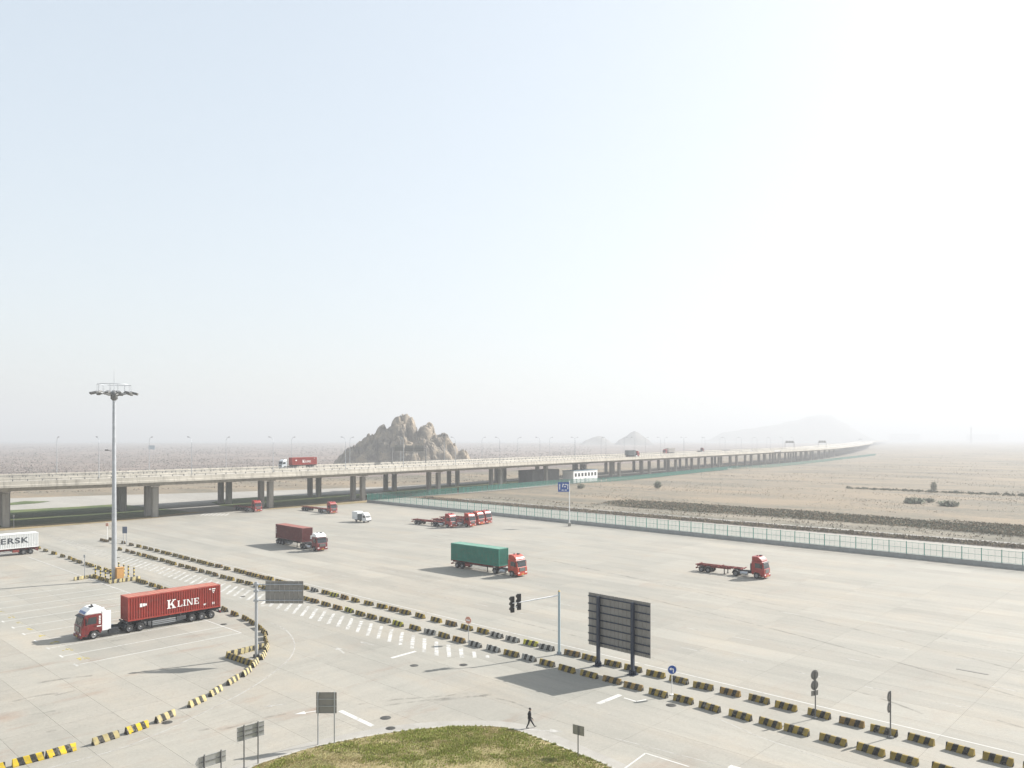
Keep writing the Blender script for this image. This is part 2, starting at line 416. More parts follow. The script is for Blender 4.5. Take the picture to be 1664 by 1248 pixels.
# ---- the roundabout's planted island with its kerb
edge_px = [(415, 1247), (440, 1238), (500, 1219.5), (560, 1206), (640, 1192), (700, 1185.5), (745, 1183), (790, 1182.5), (820, 1185), (845, 1191), (880, 1203.5), (940, 1227.5), (985, 1246), (1020, 1275), (1010, 1340), (860, 1430), (640, 1430), (440, 1360), (385, 1290), (395, 1260)]
ctrl = [g(x, y) for x, y in edge_px]
def closed_spline(P, k=5):
    out = []; n = len(P)
    for i in range(n):
        a, b_, c, d = P[i - 1], P[i], P[(i + 1) % n], P[(i + 2) % n]
        for j in range(k):
            t = j / k
            out.append(0.5 * ((2 * b_) + (c - a) * t + (2 * a - 5 * b_ + 4 * c - d) * t * t + (3 * b_ - a - 3 * c + d) * t ** 3))
    return out
def open_spline(P, k=6):
    out = []; n = len(P)
    for i in range(n - 1):
        a, b_, c, d = P[max(i - 1, 0)], P[i], P[i + 1], P[min(i + 2, n - 1)]
        for j in range(k):
            t = j / k
            out.append(0.5 * ((2 * b_) + (c - a) * t + (2 * a - 5 * b_ + 4 * c - d) * t * t + (3 * b_ - a - 3 * c + d) * t ** 3))
    return out + [P[-1]]
rim = closed_spline(ctrl)
cen = sum(rim, Vector()) / len(rim)
def island_h(f): return 0.10 + 0.5 * (1 - f * f)
isl = MB(); NR = 26
for k in range(1, NR + 1):
    f = k / NR
    for p in rim:
        q = cen + (p - cen) * f
        isl.v.append((q.x, q.y, island_h(f) + 0.05 * noise.noise(q * 0.8)))
isl.v.append((cen.x, cen.y, island_h(0))); m_ = len(rim)
for k in range(NR - 1):
    for i in range(m_):
        isl.f.append([k * m_ + i, k * m_ + (i + 1) % m_, (k + 1) * m_ + (i + 1) % m_, (k + 1) * m_ + i])
for i in range(m_): isl.f.append([len(isl.v) - 1, i, (i + 1) % m_])
isl.mi = [0] * len(isl.f); isl.sm = [True] * len(isl.f)
tag(isl.build('island_lawn', LAWN), kind='structure')
kerb = empty('island_kerb', (0, 0, 0)); kerb['kind'] = 'structure'
kprof = [(0.0, -0.02), (0.0, 0.13), (0.26, 0.13), (0.30, 0.09), (0.30, -0.02)]
rl = [0.0]
for i in range(m_): rl.append(rl[-1] + (rim[(i + 1) % m_] - rim[i]).length)
def rim_at(d):
    d %= rl[-1]
    for i in range(m_):
        if rl[i] <= d <= rl[i + 1]:
            t = (d - rl[i]) / max(1e-6, rl[i + 1] - rl[i]); p = rim[i].lerp(rim[(i + 1) % m_], t)
            tg = (rim[(i + 1) % m_] - rim[i]).normalized(); nrm = Vector((-tg.y, tg.x, 0))
            return p, (nrm if nrm.dot(p - cen) > 0 else -nrm)
nblk = int(rl[-1] / 1.0)
for k in range(nblk):
    d0, d1 = rl[-1] * k / nblk + 0.012, rl[-1] * (k + 1) / nblk - 0.012
    b = MB(); dz = random.uniform(-0.012, 0.008); dn = random.uniform(-0.015, 0.015)
    for d in (d0, (d0 + d1) / 2, d1):
        p, n_ = rim_at(d)
        b.v += [tuple(p + n_ * (s_ + dn) + Vector((0, 0, z + (dz if z > 0 else 0)))) for s_, z in kprof]
    for j in (0, 5):
        for i in range(4): b.f.append([j + i, j + i + 1, j + i + 6, j + i + 5])
    b.f += [[4, 3, 2, 1, 0], [10, 11, 12, 13, 14]]; b.mi = [0] * len(b.f); b.sm = [False] * len(b.f)
    b.build('kerb_block', KERB, kerb)
# pale apron round the island
b = MB()
for i, p in enumerate(rim):
    d = (p - cen).normalized(); b.v += [tuple(p + d * 0.31 + Vector((0, 0, 0.004))), tuple(p + d * 1.7 + Vector((0, 0, 0.004)))]
for i in range(m_):
    j = (i + 1) % m_
    b.f.append([2 * i, 2 * i + 1, 2 * j + 1, 2 * j]); b.mi.append(0); b.sm.append(False)
tag(b.build('island_apron', mat('apron_concrete', (0.295, 0.28, 0.25), 0.85, var=0.10, scale=0.6, dirt=0.15)), kind='structure')
G1 = mat('grass_green', (0.235, 0.30, 0.04), 0.8, var=0.2); G2 = mat('grass_olive', (0.31, 0.29, 0.09), 0.8, var=0.2); G3 = mat('grass_straw', (0.40, 0.32, 0.17), 0.8, var=0.2)
lush, straw = [], []
for _ in range(80000):
    f = math.sqrt(random.random()); p = random.choice(rim)
    q = cen + (p - cen) * f; q = q + Vector((random.uniform(-.3, .3), random.uniform(-.3, .3), 0)) * (1 if f < 0.96 else 0.2)
    if q.y < 51 or q.y > 68: continue
    q.z = island_h(f)
    k = noise.noise(q * 0.33) + 0.6 * noise.noise(q * 1.1) + 0.10 * (q.x + 4) / 8 - (0.35 if f > 0.9 else 0) - (0.35 if q.x < -11 else 0)
    if k + random.uniform(-0.45, 0.45) > -0.2: lush.append((q, random.uniform(0.4, 1.3) * (1.0 + 0.8 * max(0, noise.noise(q * 0.9 + Vector((9, 0, 0)))))))
    elif random.random() < 0.6: straw.append((q, random.uniform(0.5, 1.0)))
tufts('grass', lush, [G1, G2, G2], 0.115, blades=4)
tufts('dry_grass', straw, [G3, G3, G2], 0.10)
bpy.data.objects['grass']['label'] = 'green grass growing on the island'; bpy.data.objects['dry_grass']['label'] = 'dry straw grass on the island'

# ---- vegetation beyond the fence
W6 = mat('weed_brown', (0.17, 0.135, 0.115), 0.9, var=0.3, scale=0.3)
W5 = mat('weed_green_grey', (0.15, 0.165, 0.12), 0.9, var=0.3, scale=0.3)
W1 = mat('weed_dark', (0.115, 0.13, 0.10), 0.9, var=0.3, scale=0.3); W2 = mat('weed_olive', (0.15, 0.145, 0.095), 0.9, var=0.3, scale=0.3)
W3 = mat('weed_dry', (0.26, 0.205, 0.135), 0.9, var=0.3, scale=0.3); W4 = mat('weed_grey', (0.19, 0.165, 0.14), 0.9, var=0.3, scale=0.3)
S = []
for _ in range(26000):
    u_, v_ = random.uniform(-238, 58), random.gauss(200, 1.5)
    S.append((W(u_, max(197, min(203, v_))), random.uniform(0.5, 1.2)))
tufts('hedge_weeds', S, [W2, W4, W3, W3], 0.38, leaf=True)
S = []
for _ in range(34000):
    u_ = random.uniform(-172, -28); v_ = random.uniform(222, 247)
    if noise.noise(Vector((u_ * 0.05, v_ * 0.2, 0))) + 0.55 * (1 - abs(v_ - 235) / 13) > random.uniform(-0.2, 0.5):
        S.append((W(u_, v_), random.uniform(0.5, 1.4)))
tufts('bank_weeds', S, [W5, W2, W3, W3], 0.4, leaf=True)
S = []
for _ in range(5000):
    u_, v_ = random.uniform(-225, 90), random.uniform(209, 222)
    if noise.noise(Vector((u_ * 0.06, v_ * 0.3, 3))) > random.uniform(-0.3, 0.5): S.append((W(u_, v_), random.uniform(0.4, 1.1)))
tufts('ditch_weeds', S, [W2, W3, W4], 0.4, leaf=True)
S = []
for _ in range(36000):
    y_ = random.uniform(724, 832); x_ = random.uniform(900, 1720); p = g(x_, y_)
    uu, vv = uv(p)
    if vv < 250 or (p.x / max(p.y, 1)) < -0.02: continue
    if noise.noise(Vector((uu * 0.012, vv * 0.03, 7))) + 0.5 * noise.noise(Vector((uu * 0.06, vv * 0.1, 2))) > random.uniform(-0.15, 0.6):
        S.append((p + Vector((0, 0, -0.3)), random.uniform(0.4, 1.3) * (p.y / 420) ** 0.7))
tufts('field_weeds', S, [W3, W3, W5, W4], 0.34, leaf=True)
S = []
for _ in range(40000):
    y_ = 721 + 70 * random.random() ** 1.3; x_ = random.uniform(-60, 960); p = g(x_, y_)
    if y_ > 786 - 0.028 * x_ or p.y < 330: continue
    if noise.noise(Vector((p.x * 0.01, p.y * 0.006, 1))) > random.uniform(-0.5, 0.5):
        S.append((p + Vector((0, 0, -0.26)), random.uniform(0.5, 1.5) * min(2.6, (p.y / 400) ** 0.7)))
for _ in range(1500):
    k = random.random(); x_ = -40 + 1000 * k; p = g(x_, 803 - 27 * k - random.choice((0, 6, 9)) + random.gauss(0, 0.5)); S.append((p + Vector((0, 0, -0.1)), random.uniform(0.5, 1.2)))
tufts('scrub', S, [W6, W1, W4, W6], 0.5, leaf=True, spread=1.6)
for n_ in ('hedge_weeds', 'bank_weeds', 'ditch_weeds', 'field_weeds', 'scrub'):
    bpy.data.objects[n_]['label'] = {'hedge_weeds': 'low dark hedge of weeds between two pale tracks', 'bank_weeds': 'dark green weeds on the bank behind the ditch',
        'ditch_weeds': 'dry weeds in the ditch', 'field_weeds': 'dry weeds dotted over the field', 'scrub': 'brown scrub on the flat land behind the viaduct'}[n_]

# =================================================================== ROCK AND HILLS
ROCKM = NB('granite')
_p = ROCKM.geo.outputs['Position']
_a = ROCKM.noise(_p, 0.09, 8, 0.65); _b = ROCKM.noise(_p, 0.5, 8, 0.7)
_w = ROCKM.new('ShaderNodeTexVoronoi'); _w.feature = 'DISTANCE_TO_EDGE'; _w.inputs['Scale'].default_value = 0.13
_mp = ROCKM.new('ShaderNodeMapping'); _mp.inputs['Scale'].default_value = (1, 1, 0.6); _mp.inputs['Rotation'].default_value = (0.3, 0.5, 0.2)
ROCKM.L.new(_p, _mp.inputs[0]); ROCKM.L.new(_mp.outputs[0], _w.inputs['Vector'])
_c = ROCKM.ramp(_a, [(0.34, (0.085, 0.074, 0.06)), (0.48, (0.185, 0.157, 0.122)), (0.62, (0.32, 0.258, 0.182))])
_k = ROCKM.rng(_b, 0.25, 0.75, 0.75, 1.2); _c = ROCKM.mix(1.0, _c, ROCKM.comb(_k, _k, _k), 'MULTIPLY')
_c = ROCKM.mix(ROCKM.rng(_w.outputs['Distance'], 0.0, 0.035, 0.55, 0.0), _c, (0.10, 0.09, 0.08))
ROCK = ROCKM.done(_c, 0.9, _b, 0.9, 0.6)
def rock_field(name, cx, cy, half, depth, domes, nx, ny, rough, m, z0=-0.5):
    """height field of merged rounded domes; a dome is (x, y, rx, ry, top)"""
    b = MB()
    def h(x, y):
        best = z0
        wx = x + 2.2 * rough * noise.noise(Vector((x * .08, y * .08, 1))); wy = y + 2.2 * rough * noise.noise(Vector((x * .08, y * .08, 9)))
        for dx, dy, rx, ry, top in domes:
            q = ((wx - dx) / rx) ** 2 + ((wy - dy) / ry) ** 2
            if q < 1: best = max(best, z0 + (top - z0) * (1 - q) ** 0.7)
        if best > z0:
            p = Vector((x * .13, y * .13, best * .05))
            best += rough * (1.6 * noise.noise(p) + 1.1 * noise.noise(p * 2.6) + 0.6 * noise.noise(p * 6.1)) * min(1, (best - z0) / 6)
            vd, vp = noise.voronoi(Vector((x * .11, y * .11, best * .06)) + Vector((0.35 * noise.noise(p * 2), 0.35 * noise.noise(p * 2 + Vector((5, 5, 5))), 0)))
            best += rough * 4.2 * (noise.noise(vp[0] * 7.3)) * min(1, (best - z0) / 8)
            best -= rough * 2.4 * max(0, 0.16 - (vd[1] - vd[0])) / 0.16 * min(1, (best - z0) / 8)
            best -= rough * 1.1 * max(0, 0.18 - abs(noise.noise(Vector((x * .09 + 4, y * .05, 3))))) / 0.18 * min(1, (best - z0) / 8)
        return best
    for j in range(ny + 1):
        for i in range(nx + 1):
            x = -half + 2 * half * i / nx; y = -depth + 2 * depth * j / ny
            b.v.append((cx + x, cy + y, h(x, y)))
    for j in range(ny):
        for i in range(nx):
            a = j * (nx + 1) + i; b.f.append([a, a + 1, a + nx + 2, a + nx + 1])
    b.mi = [0] * len(b.f); b.sm = [True] * len(b.f)
    return b.build(name, m, recalc=False)
RY = 650.0; px2m = RY / F
def rx_(x): return (x - 657) * px2m
def rz_(y): return CAM_H - (y - HY) * px2m
domes = [(rx_(660), 2, 13, 15, rz_(671)), (rx_(668), -3, 9, 12, rz_(680)), (rx_(650), 0, 20, 20, rz_(680)), (rx_(628), -2, 20, 20, rz_(690)), (rx_(610), 0, 22, 20, rz_(704)),
         (rx_(594), -4, 22, 24, rz_(718)), (rx_(578), -4, 18, 20, rz_(730)), (rx_(564), -6, 12, 14, rz_(740)), (rx_(697), 2, 9, 12, rz_(685)), (rx_(690), 0, 14, 16, rz_(689)),
         (rx_(722), -2, 11, 14, rz_(701)), (rx_(712), -3, 17, 17, rz_(705)), (rx_(730), -4, 10, 14, rz_(717)), (rx_(752), -2, 9, 12, rz_(728)), (rx_(744), -4, 16, 16, rz_(737)),
         (rx_(655), -16, 24, 14, rz_(712)), (rx_(690), -16, 22, 13, rz_(715)), (rx_(625), -14, 22, 13, rz_(722)), (rx_(715), -16, 16, 12, rz_(728)), (rx_(668), -24, 16, 10, rz_(733)), (rx_(640), -24, 12, 9, rz_(738)),
         (rx_(702), -24, 14, 9, rz_(738)), (rx_(600), -18, 16, 10, rz_(738)), (rx_(762), -8, 7, 9, rz_(744))]
tag(rock_field('rock_outcrop', (657 - HX) * px2m, RY, 72, 40, domes, 380, 200, 1.0, ROCK, -1.0), 'bare granite outcrop of rounded boulders rising behind the viaduct', 'rock')
HILL = dry_mat('far_hill', (0.20, 0.185, 0.16), (0.15, 0.14, 0.12), (0.10, 0.095, 0.085), 0.4, 1.0)
def hill(name, Y, pts, depth, label, rough=1.5):
    k = Y / F; x0, x1 = pts[0][0], pts[-1][0]; b = MB(); nx, ny = 60, 16
    def prof(x):
        for (xa, ya), (xb, yb) in zip(pts, pts[1:]):
            if xa <= x <= xb: t = (x - xa) / (xb - xa); t = t * t * (3 - 2 * t) * 0.4 + t * 0.6; return ya + (yb - ya) * t
        return pts[-1][1]
    for j in range(ny + 1):
        f = 1 - abs(2 * j / ny - 1)
        for i in range(nx + 1):
            x = x0 + (x1 - x0) * i / nx; X = (x - HX) * k
            top = CAM_H - (prof(x) - HY) * k
            z = -0.5 + (top + 0.5) * f * (1 + 0.06 * noise.noise(Vector((X * .02, j * .6, 0)))) + rough * noise.noise(Vector((X * .05, j * .9, 4))) * f
            b.v.append((X, Y - depth + 2 * depth * j / ny, z))
    for j in range(ny):
        for i in range(nx):
            a = j * (nx + 1) + i; b.f.append([a, a + 1, a + nx + 2, a + nx + 1])
    b.mi = [0] * len(b.f); b.sm = [True] * len(b.f)
    return tag(b.build(name, HILL, recalc=False), label, kind='structure')
hill('hill_cone', 2600, [(1000, 722), (1006, 714.5), (1017, 708.5), (1026, 702.5), (1031, 700.3), (1036, 702.5), (1044, 708), (1054, 715), (1060, 722)], 90, 'small pointed hill in the haze')
hill('hill_low', 2700, [(944, 721), (952, 715), (963, 711), (972, 708.5), (977, 709), (986, 714), (996, 721)], 80, 'low hill in the haze')
hill('hill_far', 4600, [(1150, 718), (1175, 702), (1215, 697), (1262, 690), (1296, 682), (1318, 675.5), (1335, 673.5), (1352, 675), (1372, 687), (1392, 699), (1410, 718)], 250, 'far mountain almost lost in the haze', 4)

# =================================================================== THE VIADUCT
near_pts = [(-262, 90), (-215, 130), (-172, 167), (-132, 202), (-106, 226), (-88, 246), (-56, 285), (-20, 333), (14, 380), (54, 437), (104, 505), (154, 574), (216, 664), (396, 940), (720, 1560), (1080, 2310), (1500, 3100)]
PATH = open_spline([Vector((x, y, 0)) for x, y in near_pts], 10)
ARC = [0.0]
for a, b_ in zip(PATH, PATH[1:]): ARC.append(ARC[-1] + (b_ - a).length)
def at(s):
    s = max(0, min(ARC[-1] - 0.01, s))
    lo = 0
    for i in range(len(ARC) - 1):
        if ARC[i] <= s <= ARC[i + 1]: lo = i; break
    t = (s - ARC[lo]) / max(1e-6, ARC[lo + 1] - ARC[lo])
    p = PATH[lo].lerp(PATH[lo + 1], t); d = (PATH[min(lo + 2, len(PATH) - 1)] - PATH[max(lo - 1, 0)]).normalized()
    return p, d, Vector((-d.y, d.x, 0))
def across(s, off, z=0.0):
    p, d, n = at(s); return p + n * off + Vector((0, 0, z))
def s_of_x(x, off=0.0):
    """arc length where the line at this offset crosses photo column x"""
    best, bs = 1e9, 0
    s = 60.0
    while s < ARC[-1] - 5:
        q = across(s, off)
        e = abs(HX + F * q.x / q.y - x)
        if e < best and q.y > 60: best, bs = e, s
        s += 1.0
    return bs
SS = [0]
while SS[-1] < ARC[-1] - 12: SS.append(SS[-1] + (8 if SS[-1] < 900 else 30))
def sweep(mb, prof, closed=True, ss=SS, mi=0):
    n = len(prof); o = len(mb.v)
    for s in ss:
        for off, z in prof: mb.v.append(tuple(across(s, off, z)))
    for i in range(len(ss) - 1):
        for k in range(n if closed else n - 1):
            k2 = (k + 1) % n
            mb.f.append([o + i * n + k, o + i * n + k2, o + (i + 1) * n + k2, o + (i + 1) * n + k]); mb.mi.append(mi); mb.sm.append(False)
DZ = 11.6
bridge = empty('viaduct', (0, 0, 0), 0, 'long concrete road viaduct on paired columns curving away into the haze', 'viaduct')
for o0 in (0.0, 26.0):
    b = MB(); sweep(b, [(o0 + 0.1, DZ - 0.35), (o0 + 0.1, DZ), (o0 + 21.9, DZ), (o0 + 21.9, DZ - 0.35)]); b.build('deck_slab', DECKM, bridge)
    b = MB(); sweep(b, [(o0 + 2.6, DZ - 0.353), (o0 + 4.2, DZ - 1.9), (o0 + 17.8, DZ - 1.9), (o0 + 19.4, DZ - 0.353)]); b.build('box_girder', PIERC, bridge)
    for e0, sg in ((o0, 1), (o0 + 22, -1)):
        for k in range(0, int(ARC[-1] // 20)):
            if k * 20 > 760 and k % 4: continue
            ln = 20 if k * 20 <= 760 else 80
            b = MB(); sweep(b, [(e0 - 0.12 * sg, DZ - 0.75), (e0 - 0.12 * sg, DZ - 0.15), (e0, DZ - 0.05), (e0 + 0.02 * sg, DZ + 0.95), (e0 + 0.28 * sg, DZ + 0.95), (e0 + 0.42 * sg, DZ + 0.02), (e0 + 0.45 * sg, DZ - 0.75)], True, [k * 20 + 0.03, k * 20 + ln / 3, k * 20 + 2 * ln / 3, k * 20 + ln - 0.03])
            b.build('parapet', BRIDGE, bridge)
        rb = MB(); sweep(rb, [(e0 + 0.10 * sg, DZ + 1.32), (e0 + 0.10 * sg, DZ + 1.42), (e0 + 0.20 * sg, DZ + 1.42), (e0 + 0.20 * sg, DZ + 1.32)])
        s = 0.0
        while s < 900:
            p, d, n = at(s); rb.box(p + n * (e0 + 0.15 * sg) + Vector((0, 0, DZ + 1.14)), (0.22, 0.22, 0.62), math.atan2(d.y, d.x)); s += 3.4
        tag(rb.build('railing', STEEL_D, bridge), kind='stuff')
    for off in (o0 + 1.2, o0 + 20.8):
        b = MB(); sweep(b, [(off, DZ + .006), (off + 0.2, DZ + .006)], False); b.build('edge_line', WHITE_P, bridge)
# piers: a cap and two columns for each carriageway
b = MB(); b.prism([(-0.85, 0), (0.85, 0), (0.85, 9.3), (-0.85, 9.3)], -0.8, 0.8); col_me = b.build('column', PIERC, mesh_only=True, bevel=0.18)
cap = MB(); cap.prism([(-1.0, 0), (1.0, 0), (1.0, 0.42), (-1.0, 0.42)], -4.6, 4.6); cap_me = cap.build('pier', PIERC, mesh_only=True)
pp_ = MB(); pp_.tube((0, 0, 0), (0, 0, 9.6), 0.11, n=8); pp_.tube((0, 0, 9.6), (0, -2.2, 10.2), 0.11, n=8); pipe_me = pp_.build('drain_pipe', STEEL_D, mesh_only=True)
bent_x = [7, 245, 432, 582, 705, 807]
bents = [s_of_x(x, 10.5) for x in bent_x]
step = bents[-1] - bents[-2]
bents = [bents[0] - 40, ] + bents
while bents[-1] < 1100: bents.append(bents[-1] + 40)
for s in bents:
    for o0 in (10.8, 37.0):
        p, d, n = at(s); a = math.atan2(d.y, d.x)
        pc = inst('pier', cap_me, bridge, p + n * o0 + Vector((0, 0, 9.28)), a)
        for t in (-2.7, 2.7): inst('column', col_me, pc, (0, t, -9.53), 0)
        inst('drain_pipe', pipe_me, pc, (0.95, -3.2, -9.4), 0)

# =================================================================== HAZE
hz = MB(); hz.box((0, 3200, 86), (18800, 12400, 184))
haze = tag(hz.build('haze', []), 'pale haze over the whole place', kind='stuff')
hm = bpy.data.materials.new('haze_air'); hm.use_nodes = True; t = hm.node_tree; t.nodes.clear()
ho = t.nodes.new('ShaderNodeOutputMaterial'); pv = t.nodes.new('ShaderNodeVolumePrincipled')
pv.inputs['Color'].default_value = (0.75, 0.765, 0.785, 1); pv.inputs['Density'].default_value = HAZE_DENSITY; pv.inputs['Anisotropy'].default_value = 0.13
t.links.new(pv.outputs[0], ho.inputs['Volume']); haze.data.materials.append(hm)

# =================================================================== PAINT ON THE YARD
PZ = 0.006
def stripe(mb, a, c, wd, z=PZ):
    """painted bar from a to c"""
    a, c = Vector(a), Vector(c); d = (c - a).normalized(); n = Vector((-d.y, d.x, 0)) * wd / 2
    mb.add([Vector((q.x, q.y, z)) for q in (a - n, c - n, c + n, a + n)], ((0, 1, 2, 3),))
marks = empty('road_markings', (0, 0, 0)); marks['kind'] = 'structure'
def mark(name, mb, m): mb.build(name, m, marks)
# edge line beyond the far divider row, lane dashes
b = MB(); stripe(b, on_v(150, 69.3), on_v(1760, 69.2), 0.14); mark('edge_line', b, WHITE_P)
b = MB(); stripe(b, on_v(60, 53.2), on_v(360, 53.2), 0.12); mark('edge_line', b, FADED_P)
for v_, x0, x1, m in ((77.75, 520, 1700, FADED_P), (86.2, 560, 1800, FADED_P), (94.6, 560, 1900, FADED_P), (103.0, 600, 2000, FADED_P), (111.5, 560, 2000, FADED_P)):
    u_ = uv(on_v(x0, v_))[0]; ue = uv(on_v(x1, v_))[0]
    k = 0
    while u_ < ue:
        if random.random() < (0.95 if v_ < 90 else 0.55):
            b = MB(); stripe(b, W(u_, v_), W(u_ + 2.6, v_), 0.16); mark('lane_dash', b, m)
        u_ += 6.75
# hatched strip: short bars lying along the view
def u_at(x, v_): return uv(on_v(x, v_))[0]
u_, ue = u_at(72, 59), u_at(780, 59); taper0, taper1 = u_at(150, 59), u_at(690, 58)
while u_ < ue:
    lo, hi = 56.2, 60.2
    if u_ > taper1: lo = 56.2 + 3.3 * (u_ - taper1) / (ue - taper1)
    if u_ < taper0: lo = 56.2 + 3.4 * (taper0 - u_) / (taper0 - u_at(72, 59) + 0.1)
    a = W(u_, hi); d = Vector((0.10, -1, 0)).normalized(); L_ = (hi - lo) / -(d.x * V.x + d.y * V.y)
    b = MB(); worn = random.random()
    c0 = 0.0
    while c0 < L_ - 0.1:                       # worn paint: each bar is broken into a few fragments
        ln = min(random.uniform(0.9, 2.2), L_ - c0)
        off = random.uniform(-0.03, 0.03)
        stripe(b, a + d * c0 + U * off, a + d * (c0 + ln - random.uniform(0.02, 0.16)) + U * off, random.uniform(0.38, 0.47)); c0 += ln
    mark('hatch_bar', b, HATCH_P if u_ > u_at(200, 59) else FADED_P); u_ += 2.12
# stall lines of the truck park, their back line, end ticks and the yellow bay marks
for k in range(0, 20):
    uu = -89.8 - 4.67 * k
    b = MB(); stripe(b, W(uu, 27.9), W(uu, 46.2), 0.14); stripe(b, W(uu - 0.55, 27.75), W(uu + 0.55, 27.75), 0.2, PZ + .003); mark('stall_line', b, WHITE_P if k < 12 else FADED_P)
    b = MB()
    for _ in range(7):
        x0 = uu - 2.3 + random.uniform(-0.75, 0.4); y0 = 28.6 + random.uniform(0, 0.9); stripe(b, W(x0, y0), W(x0 + random.uniform(0.3, 0.6), y0 + random.uniform(-.2, .2)), random.uniform(0.12, 0.25), PZ + random.uniform(0, .003))
    mark('bay_mark', b, YELLOW_P)
b = MB(); stripe(b, W(-89.75, 46.3), W(-178, 46.3), 0.14); mark('stall_back_line', b, WHITE_P)
# turning line, stop bars, arrows
def polyline(name, pts, wd, m, k=6):
    P = open_spline(pts, k); b = MB()
    for a, c in zip(P, P[1:]): stripe(b, a, c + (c - a) * 0.02, wd)
    mark(name, b, m)
polyline('turn_line', [g(440, 1012), g(462, 1022), g(476, 1038), g(478, 1056), g(466, 1075), g(432, 1102), g(390, 1128), g(330, 1158), g(262, 1190), g(190, 1218), g(95, 1244), g(40, 1258)], 0.13, FADED_P)
b = MB(); stripe(b, g(636, 1069.3), g(675.5, 1058.3), 0.42); mark('stop_bar', b, WHITE_P)
b = MB(); stripe(b, g(553, 1155), g(606, 1180), 0.45); mark('stop_bar', b, WHITE_P)
b = MB(); stripe(b, g(972, 1143.5), g(1008, 1129), 0.5); mark('stop_bar', b, WHITE_P)
for pts, wd in (([(1005, 1256), (1049, 1224), (1120, 1246)], 0.13), ([(1185, 1245), (1240, 1262)], 0.6), ([(1014, 1134), (1034, 1140), (1050, 1137)], 0.2),
                ([(1150, 1160), (1230, 1196), (1420, 1262)], 0.10), ([(1000, 1200), (1110, 1228), (1180, 1246)], 0.08)):
    b = MB()
    for a, c in zip(pts, pts[1:]): stripe(b, g(*a), g(*c), wd)
    mark('paint_mark', b, FADED_P if wd < 0.12 else WHITE_P)
def arrow_mark(x, y, ang, k=1.0, m=FADED_P):
    o = g(x, y); d = Vector((math.cos(ang), math.sin(ang), 0)); n = Vector((-d.y, d.x, 0)); b = MB()
    stripe(b, o - d * 1.6 * k, o + d * 0.6 * k, 0.22 * k)
    b.add([Vector((q.x, q.y, PZ + .002)) for q in (o + d * 0.5 * k - n * 0.5 * k, o + d * 1.7 * k, o + d * 0.5 * k + n * 0.5 * k)], ((0, 1, 2),)); mark('arrow', b, m)
arrow_mark(503, 1157, R(205), 0.75, WHITE_P); arrow_mark(448, 1146, R(200), 0.6); arrow_mark(553, 1057, R(120), 0.9); arrow_mark(597, 1046, R(140), 0.8); arrow_mark(418, 985, R(20), 0.9); arrow_mark(884, 1187, R(-10), 0.9)
# lane marks far off near the viaduct
for i in range(7):
    b = MB(); stripe(b, g(326 + 6.5 * i, 838), g(333 + 6.5 * i, 834.5), 0.5); mark('hatch_bar', b, WHITE_P)
# tyre marks
for pts, wd in (([(575, 1146), (640, 1137), (700, 1133), (760, 1127)], 0.35), ([(590, 1152), (660, 1142), (730, 1134), (790, 1131)], 0.3), ([(700, 1139), (760, 1133), (800, 1128)], 0.5), ([(780, 1130), (830, 1140), (860, 1152)], 0.25),
                ([(355, 1187), (400, 1176), (432, 1166), (465, 1160)], 0.3), ([(322, 1188), (340, 1184)], 0.4), ([(180, 1042), (205, 1038)], 0.5), ([(60, 1110), (110, 1102), (150, 1098)], 0.5), ([(90, 1130), (125, 1122), (160, 1118)], 0.3), ([(20, 1140), (60, 1131), (95, 1126)], 0.5),
                ([(30, 1165), (90, 1155)], 0.4), ([(75, 1190), (92, 1186)], 0.35), ([(1380, 1120), (1440, 1138), (1500, 1160)], 0.3), ([(1620, 1170), (1664, 1183)], 0.3), ([(530, 985), (620, 1012), (700, 1035)], 0.35), ([(820, 1005), (960, 1040), (1080, 1075)], 0.3),
                ([(1000, 960), (1200, 1008), (1400, 1060), (1664, 1135)], 0.28), ([(870, 905), (1100, 955), (1400, 1025), (1664, 1092)], 0.3), ([(700, 870), (960, 925), (1300, 990), (1664, 1062)], 0.3)):
    P = open_spline([g(*q) for q in pts], 6); b = MB()
    for a, c in zip(P, P[1:]): stripe(b, a, c, wd, 0.004)
    mark('tyre_mark', b, RUBBER)
# manhole covers
def manhole(x, y, label, r=0.44):
    b = MB(); b.lathe([(0.0, 0.012), (r * 0.86, 0.012), (r * 0.88, 0.004), (r * 0.92, 0.004), (r * 0.94, 0.014), (r, 0.012), (r + 0.02, 0.0)], (0, 0, 0), n=24)
    for i in range(-3, 4): b.box((0, i * r * 0.22, 0.016), (2 * r * 0.8 * math.sqrt(max(0.05, 1 - (i * 0.26) ** 2)), 0.035, 0.006))
    o = b.build('manhole_cover', IRON, loc=g(x, y)); o.rotation_euler.z = random.uniform(0, 3)
    tag(o, label, 'manhole cover', 'manhole covers in the yard')
manhole(673, 1081.5, 'round iron manhole cover below the long stop bar by the hatched strip')
manhole(753, 1080.5, 'round iron manhole cover between the hatched strip end and the billboard shadow')
manhole(626.5, 1166.5, 'large round manhole cover just above another one beside the island', 0.46)
manhole(634.5, 1183.5, 'round manhole cover set right at the kerb of the grassy island', 0.40)
manhole(1090.5, 1146, 'round patterned manhole cover below the blue turn sign', 0.46)
manhole(363.5, 1014.5, 'flat manhole cover behind the red container truck near the stall corner', 0.42)
manhole(394.7, 969.5, 'small manhole cover at the edge of the hatched strip by the container', 0.36)
manhole(271.5, 1174, 'manhole cover under the curved row of pale yellow barriers', 0.42)
manhole(192, 906, 'small manhole cover behind the tall light mast', 0.35)
b = MB(); b.box((0, 0, 0.012), (2.6, 0.42, 0.03))
for i in range(12): b.box((-1.2 + i * 0.218, 0, 0.03), (0.05, 0.38, 0.012))
